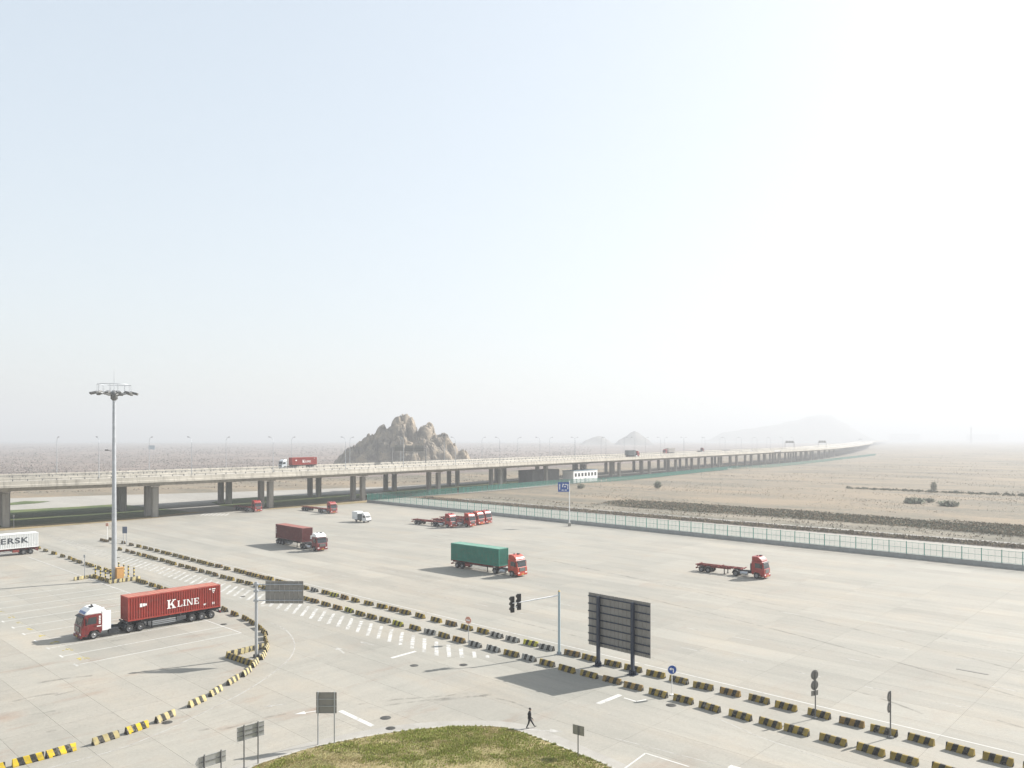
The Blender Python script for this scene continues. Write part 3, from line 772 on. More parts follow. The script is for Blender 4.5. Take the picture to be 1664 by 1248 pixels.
o = b.build('drain_grate', IRON, loc=g(756, 1181.2)); o.rotation_euler.z = R(-2); tag(o, 'long iron drain grate at the top of the island kerb', 'drain')
b = MB(); b.box((0, 0, 0.012), (2.9, 0.34, 0.03))
for i in range(12): b.box((-1.35 + i * 0.245, 0, 0.03), (0.06, 0.30, 0.012))
o = b.build('drain_grate', mat('drain_grey', (0.20, 0.19, 0.17), 0.8), loc=g(1580, 1091.5)); o.rotation_euler.z = ANG; tag(o, 'iron drain grate out in the empty lanes near the far edge line', 'drain')

# =================================================================== STRIPED BARRIERS
nb = NB('barrier_paint')
tc = nb.new('ShaderNodeTexCoord'); sx = nb.new('ShaderNodeSeparateXYZ'); nb.L.new(tc.outputs['Object'], sx.inputs[0])
oi = nb.new('ShaderNodeObjectInfo')
k_ = nb.math('ADD', nb.math('ADD', sx.outputs[0], nb.math('MULTIPLY', sx.outputs[2], -0.28)), nb.math('ADD', 1.0, nb.math('MULTIPLY', oi.outputs['Random'], 0.22)))
wob = nb.noise(tc.outputs['Object'], 4.0, 3)
k_ = nb.math('ADD', k_, nb.math('MULTIPLY', nb.math('SUBTRACT', wob, 0.5), 0.05))
fr = nb.math('FRACT', nb.math('DIVIDE', k_, 0.80))
isblk = nb.rng(fr, 0.50, 0.515, 0.0, 1.0)
col = nb.mix(isblk, oi.outputs['Color'], (0.035, 0.034, 0.03))
tcn = nb.new('ShaderNodeVectorMath'); tcn.operation = 'ADD'
nb.L.new(tc.outputs['Object'], tcn.inputs[0]); nb.L.new(nb.comb(nb.math('MULTIPLY', oi.outputs['Random'], 50.0), 0.0), tcn.inputs[1])
wear = nb.noise(tcn.outputs[0], 5.0, 7, 0.7)
col = nb.mix(nb.math('MULTIPLY', nb.rng(wear, 0.48, 0.64, 0.0, 0.85), nb.rng(oi.outputs['Random'], 0.0, 1.0, 0.35, 1.0)), col, (0.24, 0.225, 0.20))
grime = nb.noise(tcn.outputs[0], 1.6, 4); gk = nb.rng(grime, 0.3, 0.7, 0.72, 1.08)
col = nb.mix(1.0, col, nb.comb(gk, gk, gk), 'MULTIPLY')
BARR = nb.done(col, 0.75, wear, 0.2, 0.01)
def barrier_mesh():
    """tapered concrete block, two fork notches through the foot"""
    L2, hb, ht, H = 1.0, 0.21, 0.075, 0.56
    xs = [-1.0, -0.62, -0.34, 0.34, 0.62, 1.0]
    b = MB()
    def sec(x, cut):
        z0 = 0.10 if cut else 0.0
        wb = hb + (ht - hb) * (max(z0 - 0.08, 0) / (H - 0.08))
        return [(x, -wb, z0), (x, -hb, max(z0, 0.08)), (x, -ht, H), (x, ht, H), (x, hb, max(z0, 0.08)), (x, wb, z0)]
    for i in range(5):
        cut = i in (1, 3); a, c = sec(xs[i], cut), sec(xs[i + 1], cut)
        vs = a + c; fs = [(j, (j + 1) % 6, 6 + (j + 1) % 6, 6 + j) for j in range(6)]
        fs += [(5, 4, 3, 2, 1, 0), (6, 7, 8, 9, 10, 11)]
        b.add(vs, fs)
    return b.build('barrier', BARR, mesh_only=True)
bar_me = barrier_mesh()
OCHRE, BROWN, BRIGHT, PALE, CREAM, VIVID = (0.33, 0.235, 0.05, 1), (0.29, 0.185, 0.055, 1), (0.45, 0.42, 0.04, 1), (0.42, 0.41, 0.37, 1), (0.44, 0.37, 0.18, 1), (0.60, 0.43, 0.02, 1)
CNAME = {OCHRE: 'dull ochre', BROWN: 'brownish', BRIGHT: 'bright yellow', PALE: 'white', CREAM: 'pale yellow', VIVID: 'vivid yellow'}
def barrier(p, ang, col, label, group, jit=1.0):
    o = inst('barrier', bar_me, None, (p.x + random.uniform(-.13, .13) * jit, p.y + random.uniform(-.13, .13) * jit, 0), ang + R(random.gauss(0, 3.2)) * jit)
    k = random.uniform(0.86, 1.12); o.color = tuple(c * k for c in col[:3]) + (1,)
    s = random.uniform(0.96, 1.04); o.scale = (s, 1, random.uniform(0.97, 1.04))
    tag(o, label.replace('COL', CNAME[col]), 'barrier', group); return o
rowB = [200.6, 214, 225, 235, 244.3, 254.4, 265.4, 273.8, 284.2, 294, 304, 314, 324.3, 333.5, 344.4, 355.4, 370.4, 384.7, 394.8, 407, 416, 427.5, 437.6, 454.4, 466, 480.5, 497.3, 511.6, 528.5, 544.4, 560.4, 578, 599, 621, 639, 657.4, 681.8, 708.5, 732.4, 759.4, 784, 808, 834, 862, 888.4, 929.1, 959, 995, 1027.7, 1064.3, 1103, 1143.8, 1186.2, 1232.3, 1279.6, 1329.6, 1381.7, 1436.2, 1494.6, 1557.6, 1621.8, 1690]
rowA = [195.5, 207.3, 215.7, 225.8, 234.2, 244.3, 252.7, 262.8, 273, 283, 294.8, 305.7, 315.8, 327.6, 339.4, 351, 363.9, 376.2, 390.1, 403.5, 417.5, 431, 446, 462, 479, 496.5, 510.8, 529.8, 549, 566.3, 586, 605.2, 626.7, 648, 673.3, 699.2, 722.3, 746, 773, 800.8, 829.7, 858.6, 889.7, 922.5, 957.6, 993, 1030.3, 1069.3, 1111.8, 1155.6, 1202, 1250.9, 1297.8, 1353.2, 1412.3, 1471.3, 1538.6, 1610]
whiteA = {699.2, 773, 800.8, 858.6}; whiteB = {808, 834, 888.4, 511.6}; brightA = {566.3, 648}; brightB = {544.4, 862}
def vline(x, pts):
    """straight row through two (column, v) samples"""
    (x0, v0), (x1, v1) = pts; a, c = on_v(x0, v0), on_v(x1, v1)
    d = c - a; k = (x - HX) / F
    t = (k * a.y - a.x) / (d.x - k * d.y); return a + d * t, math.atan2(d.y, d.x)
vB = [(225, 67.0), (1557, 66.4)]; vA = [(225, 62.6), (1470, 61.6)]
for row, vs, who, wh, br in ((rowA, vA, 'divider row nearer the roundabout', whiteA, brightA), (rowB, vB, 'divider row nearer the lanes', whiteB, brightB)):
    n = len(row)
    for i, x in enumerate(row):
        p, a = vline(x, vs)
        c = PALE if x in wh else BRIGHT if x in br else (BROWN if random.random() < 0.22 else OCHRE)
        barrier(p, a, c, f'COL striped barrier, {ordn(n - i)} from lower right in the {who}', 'twin rows of barriers dividing the yard')
# the cluster that closes the twin rows at their far end
for i, (x, y) in enumerate(((166, 879), (173, 880.5), (180, 877.5), (186, 882.5))):
    barrier(g(x, y), ANG + R([0, 8, -6, 0][i]), BROWN, f'brownish barrier closing the twin rows behind the mast, {ordn(i + 1)} from left', 'barriers closing the twin rows', 0.6)
# row along the truck park, up to the mast and on to the curve
rowC = [61.6, 74.6, 88.3, 102, 112.4, 121.8, 130.9, 141.7, 149.3, 161.2, 172.4, 181, 226, 234, 247, 258.5, 270.8, 283, 297, 312, 326, 340]
for i, x in enumerate(rowC):
    p, a = vline(x, [(74.6, 51.1), (247, 50.9)])
    barrier(p, a, CREAM if i == 1 else OCHRE, f'COL striped barrier, {ordn(i + 1)} from the white container along the truck bays', 'row of barriers along the truck bays')
curve = [(365, 993), (381, 1000), (398, 1007.5), (411, 1014.5), (422, 1022), (429.5, 1030), (432.5, 1038), (434, 1046.5), (432.5, 1056), (426, 1068), (414, 1081), (399.6, 1095.5), (379.5, 1109.5), (350.3, 1127.5), (320, 1144), (267, 1169.5), (221, 1187), (171, 1204.5), (102, 1225), (46, 1239.5), (-20, 1258)]
cp = [g(x, y) for x, y in curve]
for i, p in enumerate(cp):
    a = cp[min(i + 1, len(cp) - 1)] - cp[max(i - 1, 0)]
    c = OCHRE if i < 8 else CREAM if i < 16 else VIVID
    if i == 17: c = CREAM
    barrier(p, math.atan2(a.y, a.x), c, f'COL striped barrier, {ordn(i + 1)} from the red container round the curving row', 'curving row of barriers round the turn')
def chain(x0, y0, x1, y1, n, col, what, group):
    a, c = g(x0, y0), g(x1, y1); d = c - a
    for i in range(n):
        p = a + d * ((i + 0.5) / n)
        barrier(p, math.atan2(d.y, d.x), col, f'COL striped barrier, {ordn(i + 1)} from left {what}', group, 0.5)
chain(374, 1066, 425, 1054.5, 3, CREAM, 'on the back side of the sign triangle', 'barriers round the sign pole')
chain(372, 1069, 408, 1081.5, 3, OCHRE, 'on the near side of the sign triangle', 'barriers round the sign pole')
chain(124, 942.5, 147, 939.0, 2, CREAM, 'beside the thin post near the light mast', 'barriers round the light mast')
chain(150, 937.5, 181, 947.5, 3, OCHRE, 'on the shaded side of the mast base', 'barriers round the light mast')
chain(182, 947.5, 224, 942, 4, CREAM, 'on the sunlit side of the mast base', 'barriers round the light mast')

# =================================================================== CONTAINERS AND TRUCKS
# local frame of a truck: +x forward, y left, z up, origin on the ground under the front axle
def lettering_serif(text, h, wide=1.0):
    """slab-serif capitals as flat strokes: list of quads in (x, z), width"""
    quads = []; x = 0.0; sw = 0.20 * h; tn = 0.11 * h; sf = 0.10 * h
    def bx(x0, z0, x1, z1): quads.append(((x0, z0), (x1, z0), (x1, z1), (x0, z1)))
    for ch in text:
        if ch == ' ': x += 0.45 * h; continue
        if ch in 'KLINE':
            wd = {'K': 0.95, 'L': 0.72, 'I': 0.40, 'N': 0.95, 'E': 0.74}[ch] * h * wide
        if ch == 'I':
            bx(x + wd / 2 - sw / 2, 0, x + wd / 2 + sw / 2, h); bx(x, 0, x + wd, sf); bx(x, h - sf, x + wd, h)
        elif ch == 'L':
            bx(x + .1 * h, 0, x + .1 * h + sw, h); bx(x, h - sf, x + .4 * h, h); bx(x, 0, x + wd, sf); bx(x + wd - tn, 0, x + wd, .34 * h)
        elif ch == 'E':
            bx(x + .1 * h, 0, x + .1 * h + sw, h); bx(x, h - sf, x + wd, h); bx(x, 0, x + wd, sf); bx(x + .1 * h, .46 * h, x + wd * .72, .56 * h)
            bx(x + wd - tn, 0, x + wd, .32 * h); bx(x + wd - tn, .70 * h, x + wd, h); bx(x + wd * .72 - tn * .6, .36 * h, x + wd * .72, .66 * h)
        elif ch == 'N':
            bx(x + .1 * h, 0, x + .1 * h + tn, h); bx(x + wd - .1 * h - tn, 0, x + wd - .1 * h, h)
            quads.append(((x + .08 * h, h), (x + .08 * h + sw * 1.1, h), (x + wd - .1 * h, 0), (x + wd - .1 * h - sw * 1.1, 0)))
            bx(x, 0, x + .32 * h, sf); bx(x, h - sf, x + .3 * h, h); bx(x + wd - .32 * h, h - sf, x + wd, h)
        elif ch == 'K':
            bx(x + .1 * h, 0, x + .1 * h + sw, h); bx(x, 0, x + .42 * h, sf); bx(x, h - sf, x + .42 * h, h)
            quads.append(((x + .28 * h, .42 * h), (x + .40 * h, .36 * h), (x + wd - .06 * h, h), (x + wd - .22 * h, h)))
            quads.append(((x + .40 * h, .56 * h), (x + .56 * h, .68 * h), (x + wd, 0), (x + wd - .27 * h, 0)))
            bx(x + wd - .38 * h, h - sf, x + wd + .04 * h, h); bx(x + wd - .42 * h, 0, x + wd + .06 * h, sf)
        x += wd + 0.13 * h
    return quads, x - 0.13 * h
def plain_text_mesh(text, h, wide=1.3):
    c = bpy.data.curves.new('lettering', 'FONT'); c.body = text; c.size = h * 1.38; c.extrude = 0.0; c.offset = 0.028 * h
    c.space_character = 1.12
    o = bpy.data.objects.new('tmp', c); COL.objects.link(o)
    dg = bpy.context.evaluated_depsgraph_get(); me = bpy.data.meshes.new_from_object(o.evaluated_get(dg))
    bpy.data.objects.remove(o); bpy.data.curves.remove(c)
    me.transform(Matrix.Scale(wide, 4, (1, 0, 0)))
    return me

CW = 2.44
def corr_wall(L, H, periods, depth=0.085):
    """corrugated steel sheet along x, outer face towards +y at y=0"""
    b = MB(); xs = []; p = L / periods
    for i in range(periods):
        x0 = -L / 2 + i * p
        for f, d in ((0, 0), (0.30, 0), (0.45, -depth), (0.80, -depth), (0.95, 0)): xs.append((x0 + f * p, d))
    xs.append((L / 2, 0))
    for x, d in xs: b.v += [(x, d, 0), (x, d, H)]
    for i in range(len(xs) - 1):
        b.f.append([2 * i, 2 * i + 1, 2 * i + 3, 2 * i + 2]); b.mi.append(0); b.sm.append(False)
    return b
dusty = {}
def container(name, loc, rz, L, H, m, label, m_dark=None, letter=None, group='shipping containers'):
    """origin under the middle of the container's floor"""
    t = empty(name, loc, rz, label, 'container', group)
    md = m_dark or m; n = max(10, int(L * 3.2))
    for s in (1, -1):
        w_ = corr_wall(L - 0.30, H - 0.32, n)
        o = w_.build('side_panel', m, t, recalc=False); o.location = (0, s * (CW / 2 - 0.01), 0.17); o.rotation_euler.z = 0 if s == 1 else math.pi
        b = MB(); b.box((0, s * (CW / 2 - 0.05), 0.085), (L - 0.3, 0.11, 0.17)); b.build('bottom_rail', md, t)
        b = MB(); b.box((0, s * (CW / 2 - 0.04), H - 0.075), (L - 0.3, 0.09, 0.15)); b.build('top_rail', m, t)
    w_ = corr_wall(CW - 0.3, H - 0.32, 9, 0.05); o = w_.build('front_panel', m, t, recalc=False); o.location = (L / 2 - 0.03, 0, 0.17); o.rotation_euler.z = -math.pi / 2
    b = MB(); b.box((L / 2 - 0.06, 0, 0.085), (0.11, CW - 0.3, 0.17)); b.box((L / 2 - 0.06, 0, H - 0.075), (0.11, CW - 0.3, 0.15)); b.build('front_frame', m, t)
    for s in (1, -1):
        d = MB(); d.box((-L / 2 + 0.04, s * 0.565, H / 2), (0.05, 1.12, H - 0.34))
        for z in (0.25, 0.5, 0.75): d.box((-L / 2 + 0.01, s * 0.565, H * z), (0.03, 1.0, 0.10))
        dr = d.build('door', m, t)
        for y in (0.32, 0.82):
            q = MB(); q.tube((-L / 2 - 0.03, s * y, 0.1), (-L / 2 - 0.03, s * y, H - 0.1), 0.025, n=6); q.box((-L / 2 - 0.05, s * y + 0.12, H * 0.42), (0.03, 0.3, 0.05)); q.build('locking_bar', STEEL, dr)
    b = MB(); b.box((-L / 2 + 0.07, 0, 0.085), (0.11, CW - 0.3, 0.17)); b.box((-L / 2 + 0.07, 0, H - 0.075), (0.11, CW - 0.3, 0.15)); b.build('door_frame', m, t)
    r = MB(); nr = n
    for i in range(nr):
        x0 = -L / 2 + 0.1 + (L - 0.2) * i / nr; wd = (L - 0.2) / nr
        r.box((x0 + wd / 2, 0, H - 0.03 + (0.006 if i % 2 else -0.006)), (wd, CW - 0.16, 0.04))
    r.build('roof', dusty.get(m.name, m), t)
    for sx_ in (1, -1):
        for sy in (1, -1):
            b = MB(); b.box((sx_ * (L / 2 - 0.075), sy * (CW / 2 - 0.075), H / 2), (0.15, 0.15, H - 0.24)); b.build('corner_post', m, t)
            for z in (0.06, H - 0.06):
                b = MB(); b.box((sx_ * (L / 2 - 0.085), sy * (CW / 2 - 0.08), z), (0.18, 0.17, 0.125)); b.build('corner_casting', md, t)
    return t
def side_print(t, side, quads, x0, z0, m, name='lettering', flip=False):
    """flat print on a long side; x runs to the right for someone facing it"""
    b = MB(); k = 0
    for q in quads:
        vs = []
        for x, z in q:
            lx = (x0 + x) * (1 if side < 0 else -1)
            vs.append((lx, side * (CW / 2 + 0.004 + 0.0008 * k), z0 + z))
        k += 1; b.add(vs, ((0, 1, 2, 3),))
    return b.build(name, m, t)
def rects(*r): return [((x, z), (x + w_, z), (x + w_, z + h), (x, z + h)) for x, z, w_, h in r]

def wheel_meshes(r, wd, dual):
    ty = MB(); h = wd / 2
    ty.lathe([(r * 0.58, -h), (r * 0.86, -h), (r * 0.97, -h * 0.8), (r, -h * 0.55), (r, h * 0.55), (r * 0.97, h * 0.8), (r * 0.86, h), (r * 0.58, h)], (0, 0, 0), 'Y', 20)
    if dual: ty.lathe([(r * 1.0, -0.02), (r * 0.9, 0.0), (r * 1.0, 0.02)], (0, 0, 0), 'Y', 20)
    rm = MB(); o = h - (0.14 if dual else 0.05)
    for s in (1, -1):
        rm.lathe([(r * 0.60, s * h * 0.98), (r * 0.56, s * o), (r * 0.34, s * (o - 0.04 if dual else o + 0.05)), (r * 0.20, s * (o + 0.03)), (r * 0.16, s * (o + 0.10)), (0.0, s * (o + 0.11))], (0, 0, 0), 'Y', 16)
    return ty.build('wheel', TYRE, mesh_only=True), rm.build('rim', RIM, mesh_only=True)
WH = {('s'): wheel_meshes(0.51, 0.32, False), ('d'): wheel_meshes(0.51, 0.60, True), ('t'): wheel_meshes(0.38, 0.22, False)}
def wheel(t, kind, x, y):
    me, rm = WH[kind]; r = 0.38 if kind == 't' else 0.51
    o = inst('wheel', me, t, (x, y, r)); inst('rim', rm, o); return o

def tractor(t, body, roof, drives=(-3.95, -5.3), high=True, fairing=False, lower=None, detail=True, print_side=False):
    """forward-control tractor unit with its parts"""
    lower = lower or body
    arch = [(0.62, 0.62), (0.55, 0.86), (0.34, 1.06), (0, 1.13), (-0.34, 1.06), (-0.55, 0.86), (-0.62, 0.62)]
    prof = [(1.38, 0.42), (1.43, 0.75), (1.42, 1.62), (1.37, 1.72), (1.13, 2.66), (1.0, 2.86), (0.85, 2.92), (-0.82, 2.92), (-0.86, 2.85), (-0.86, 0.95), (-0.74, 0.62)]
    b = MB(); b.prism(prof + arch[::-1] + [(0.80, 0.42)], -1.22, 1.22); b.build('cab_body', body, t, bevel=0.05)
    # roof with wind deflector
    b = MB()
    if high:
        rp = [(1.02, 2.925), (0.98, 3.05), (0.80, 3.32), (0.38, 3.62), (0.0, 3.72), (-0.82, 3.74), (-0.84, 2.925)]
        for y0, y1, k in ((-1.16, 1.16, 1),): b.prism(rp, y0, y1)
    else:
        b.prism([(0.98, 2.925), (0.9, 3.02), (0.5, 3.1), (-0.8, 3.12), (-0.83, 2.925)], -1.16, 1.16)
    rf = b.build('roof', roof, t, bevel=0.12)
    b = MB(); b.box((0.1, 0.45, 3.80 if high else 3.16), (0.5, 0.35, 0.10)); b.box((-0.2, -0.3, 3.80 if high else 3.16), (0.18, 0.18, 0.14)); b.build('roof_horn', BLACK, rf)
    # windscreen, visor
    b = MB(); b.add([(1.395, -1.08, 1.74), (1.395, 1.08, 1.74), (1.165, 1.06, 2.64), (1.165, -1.06, 2.64), (1.36, -1.08, 1.73), (1.36, 1.08, 1.73), (1.13, 1.06, 2.63), (1.13, -1.06, 2.63)], ((0, 1, 2, 3), (7, 6, 5, 4), (0, 4, 5, 1), (1, 5, 6, 2), (2, 6, 7, 3), (3, 7, 4, 0)))
    ws = b.build('windscreen', GLASS, t)
    for s in (-1, 1):
        b = MB(); b.tube((1.405, 0.1 * s, 1.77), (1.29, 0.75 * s, 2.2), 0.015, n=5); b.build('wiper', BLACK, ws)
    b = MB(); b.box((1.22, 0, 2.74), (0.34, 2.2, 0.05), ry=R(25)); b.build('sun_visor', BLACK, t)
    # doors with window and handle
    for s in (-1, 1):
        b = MB(); b.add([(0.92, s * 1.232, 1.05), (-0.35, s * 1.232, 1.05), (-0.35, s * 1.232, 2.74), (0.62, s * 1.232, 2.74), (0.88, s * 1.232, 1.78)], ((0, 1, 2, 3, 4),)); dr = b.build('door', body, t)
        b = MB(); b.add([(0.82, s * 1.24, 1.82), (-0.25, s * 1.24, 1.82), (-0.25, s * 1.24, 2.62), (0.60, s * 1.24, 2.62)], ((0, 1, 2, 3),)); b.build('window', GLASS, dr)
        b = MB(); b.box((-0.15, s * 1.255, 1.55), (0.22, 0.03, 0.05)); b.build('handle', BLACK, dr)
        b = MB(); b.box((0.95, s * 1.42, 2.25), (0.10, 0.26, 0.55)); b.tube((0.98, s * 1.2, 2.62), (0.96, s * 1.42, 2.55), 0.025, n=6); b.box((0.95, s * 1.42, 1.86), (0.09, 0.24, 0.16)); b.build('mirror', BLACK, t)
        b = MB(); b.box((1.40, s * 0.92, 0.72), (0.10, 0.42, 0.22)); b.build('headlight', LAMPG, t)
        b = MB(); b.box((0.85, s * 1.16, 0.62), (0.34, 0.14, 0.07)); b.box((0.85, s * 1.16, 0.36), (0.34, 0.14, 0.07)); b.build('step', CHASSIS, t)
    # grille and bumper
    b = MB(); b.box((1.43, 0, 1.28), (0.05, 1.5, 0.62)); gr = b.build('grille', BLACK, t)
    for i in range(4):
        b = MB(); b.box((1.47, 0, 1.06 + 0.15 * i), (0.04, 1.46 - 0.04 * i, 0.045)); b.build('slat', CHROME, gr)
    b = MB(); b.box((1.42, 0, 0.46), (0.22, 2.42, 0.34)); b.build('bumper', lower, t, bevel=0.04)
    b = MB(); b.box((1.54, 0, 0.46), (0.02, 0.5, 0.14)); b.build('number_plate', PLATE_Y, t)
    # frame, tank, mudguards, coupling
    rear = min(drives) - 0.75
    for s in (-1, 1):
        b = MB(); b.box(((1.0 + rear) / 2, s * 0.42, 0.86), (1.0 - rear, 0.09, 0.28)); b.build('frame_rail', CHASSIS, t)
        b = MB()
        if s == 1: b.box((-2.2, s * 1.0, 0.66), (1.1, 0.46, 0.52))
        else: b.tube((-1.6, s * 0.98, 0.66), (-2.9, s * 0.98, 0.66), 0.29, n=14)
        b.build('fuel_tank' if s == -1 else 'battery_box', STEEL if s == -1 else CHASSIS, t)
        for x in drives:
            b = MB(); P = []
            for i in range(9):
                a = math.pi * i / 8; P.append((x + 0.62 * math.cos(a), 0.51 + 0.62 * math.sin(a)))
            b.prism(P + [(q[0] * 1 + (x - q[0]) * 0.06, q[1] - 0.05) for q in P[::-1]], s * 0.62, s * 1.2); b.build('mudguard', CHASSIS, t)
    b = MB(); b.box(((drives[0] + drives[-1]) / 2, 0, 1.10), (1.1, 0.95, 0.14)); b.box((-1.4, 0, 1.0), (0.6, 0.7, 0.2)); b.build('fifth_wheel', CHASSIS, t)
    b = MB(); b.tube((-1.2, 0.75, 0.9), (-1.2, 0.75, 3.1), 0.07, n=8); b.box((-1.15, 0, 1.7), (0.25, 1.5, 1.4)); b.build('air_intake', CHASSIS, t)
    if fairing:
        b = MB(); b.box((-1.42, -1.08, 2.0), (0.98, 0.12, 2.3)); b.box((-1.42, 1.08, 2.0), (0.98, 0.12, 2.3)); b.box((-1.1, 0, 3.22), (0.5, 2.1, 0.10)); b.build('side_fairing', WHITE, t)
    for s in (-1, 1): wheel(t, 's', 0.0, s * 1.06)
    for x in drives:
        b = MB(); b.tube((x, -0.9, 0.51), (x, 0.9, 0.51), 0.10, n=8); b.build('axle', CHASSIS, t)
        for s in (-1, 1): wheel(t, 'd', x, s * 0.92)

def trailer(t, front, back, axles, m, box=True, wheel_m=None):
    """skeletal container chassis from x=front to x=back"""
    for s in (-1, 1):
        b = MB(); L = front - back
        b.box(((front + back) / 2, s * 0.48, 1.33), (L, 0.16, 0.045)); b.box(((front - 2.6 + back) / 2, s * 0.48, 0.92), (L - 2.6, 0.16, 0.04)); b.box(((front - 2.2 + back) / 2, s * 0.48, 1.12), (L - 2.2, 0.03, 0.42)); b.box((front - 1.2, s * 0.48, 1.24), (2.4, 0.05, 0.2))
        b.build('main_beam', m, t)
        b = MB(); b.box((front - 3.3, s * 0.72, 0.62), (0.13, 0.13, 1.0)); b.box((front - 3.3, s * 0.72, 0.09), (0.3, 0.26, 0.06)); b.build('landing_leg', CHASSIS, t)
        b = MB(); b.box((back + 0.06, s * 0.95, 0.72), (0.06, 0.4, 0.16)); b.build('tail_light', mat('tail_lamp_red', (0.4, 0.01, 0.01), 0.4), t)
        if box:
            b = MB(); b.box((max(axles) + 1.35, s * 0.95, 0.82), (1.15, 0.42, 0.5)); b.build('tool_box', m, t)
            for i in range(3):
                b = MB(); b.box(((max(axles) + front) / 2 - 0.6, s * 1.08, 0.48 + 0.22 * i), (max(2.0, (front - max(axles)) - 5.2), 0.04, 0.07)); b.build('side_rail', STEEL, t)
    nx_ = max(5, int((front - back) / 1.35))
    for i in range(nx_ + 1):
        x = back + 0.12 + (front - back - 0.24) * i / nx_
        end = i in (0, nx_) or i == nx_ // 2
        b = MB(); b.box((x, 0, 1.25 if i < nx_ - 1 else 1.29), (0.16 if end else 0.10, 2.40 if end else 1.9, 0.14 if end else 0.10))
        if end:
            for s in (-1, 1): b.box((x, s * 1.13, 1.365), (0.16, 0.16, 0.06))
        b.build('cross_member', m, t)
    b = MB(); b.box((back + 0.1, 0, 0.62), (0.10, 2.35, 0.14)); b.box((back + 0.14, -0.7, 0.9), (0.08, 0.1, 0.5)); b.box((back + 0.14, 0.7, 0.9), (0.08, 0.1, 0.5)); b.build('rear_bumper', m, t)
    for x in axles:
        b = MB(); b.tube((x, -0.9, 0.51), (x, 0.9, 0.51), 0.08, n=8); b.box((x, 0, 0.78), (0.25, 1.05, 0.2)); b.build('axle', CHASSIS, t)
        for s in (-1, 1):
            wheel(t, 'd', x, s * 0.92)
            b = MB(); b.box((x, s * 0.92, 1.08), (0.95, 0.55, 0.03)); b.build('mudguard', CHASSIS, t)

C_RED = mat('container_red', (0.29, 0.03, 0.018), 0.55, var=0.16, scale=0.8, dirt=0.34)
C_MAROON = mat('container_maroon', (0.12, 0.018, 0.017), 0.55, var=0.16, scale=0.8, dirt=0.34)
C_GREEN = mat('container_green', (0.025, 0.185, 0.135), 0.55, var=0.16, scale=0.8, dirt=0.34)
C_WHITE = mat('container_white', (0.70, 0.71, 0.70), 0.5, var=0.05, scale=0.7, dirt=0.12)
C_GREY = mat('container_grey', (0.10, 0.115, 0.12), 0.55, var=0.1, scale=0.7, dirt=0.15)
C_PALE = mat('container_pale', (0.40, 0.38, 0.35), 0.55, var=0.1, scale=0.7, dirt=0.2)
dusty.update({C_RED.name: mat('container_red_dusty', (0.36, 0.13, 0.09), 0.8, var=0.15, scale=0.8, dirt=0.35), C_GREEN.name: mat('container_green_dusty', (0.13, 0.27, 0.21), 0.8, var=0.12, scale=0.8, dirt=0.2), C_MAROON.name: mat('container_maroon_dusty', (0.27, 0.10, 0.08), 0.8, var=0.15, scale=0.8, dirt=0.3)})
PRINT = mat('container_print_white', (0.75, 0.74, 0.72), 0.6, var=0.06, dirt=0.12)
PRINT_D = mat('container_print_dark', (0.04, 0.05, 0.06), 0.6)
TZ = 1.40
def truck_frame(p, ang): return Vector((p.x, p.y, 0)), ang
def along(p, ang, x, y=0.0, z=0.0):
    c, s = math.cos(ang), math.sin(ang); return Vector((p.x + c * x - s * y, p.y + s * x + c * y, z))

# -- red container truck in the bay (faces down-left, its right-hand long side towards us is y>0)
A_V = R(46.5); ang = A_V + math.pi
nearw = g(152.7, 1038.4); p0 = nearw - Vector((math.cos(A_V - math.pi / 2), math.sin(A_V - math.pi / 2), 0)) * 1.15
t = empty('container_truck', (p0.x, p0.y, 0), ang, 'maroon tractor with white roof and trailer under the lettered red container', 'truck', 'container trucks')
tractor(t, RED_DK, WHITE, (-4.0, -5.35), True, True); trailer(t, -3.6, -15.75, (-11.8, -13.1, -14.4), TRL_BLK)
# blue print on the deflector, white print on the door
b = MB()
for i, (y, z) in enumerate(((-0.85, 0), (-0.45, 0.02), (-0.05, 0), (0.35, 0.03), (0.7, 0.0))):
    x0, z0 = 0.985, 3.03; x1, z1 = 0.81, 3.30
    b.add([(x0 + .02, y, z0 + .02), (x0 + .02, y + .26, z0 + .02), (x1 + .02, y + .26, z1 + .02), (x1 + .02, y, z1 + .02)], ((0, 1, 2, 3),))
b.build('roof_print', mat('print_blue', (0.05, 0.13, 0.38), 0.5), t)
b = MB()
for z, w_ in ((1.42, 0.5),): b.add([(-0.80, 1.237, z), (-0.80 + w_, 1.237, z), (-0.80 + w_, 1.237, z + .12), (-0.80, 1.237, z + .12)], ((0, 1, 2, 3),))
for i in range(5): b.add([(-0.72, 1.237, 1.75 + .2 * i), (-0.52, 1.237, 1.75 + .2 * i), (-0.52, 1.237, 1.89 + .2 * i), (-0.72, 1.237, 1.89 + .2 * i)], ((0, 1, 2, 3),))
b.build('side_print', PRINT, t)
CL, CH = 11.8, 2.95
c = container('shipping_container', along(p0, ang, -3.85 - CL / 2, 0, TZ), ang, CL, CH, C_RED, 'long red corrugated container with white lettering on the truck in the bays')
quads, wK = lettering_serif('K', 1.12); side_print(c, 1, quads, -1.15, 0.80, PRINT)
quads, w2 = lettering_serif('LINE', 0.80, 1.1); side_print(c, 1, quads, 0.15, 0.86, PRINT)
side_print(c, 1, rects((-4.5, 1.55, 0.30, 0.45), (-4.15, 1.6, 0.28, 0.36), (-3.85, 1.66, 0.2, 0.26), (4.35, 2.45, 0.2, 0.16), (4.7, 2.45, 0.5, 0.14), (4.75, 2.2, 0.36, 0.12), (4.85, 1.98, 0.14, 0.14), (3.6, 0.52, 0.16, 0.22), (3.8, 0.58, 0.1, 0.16), (4.75, 0.5, 0.1, 0.3), (4.95, 0.5, 0.1, 0.3)), 0, 0, PRINT, 'small_print')

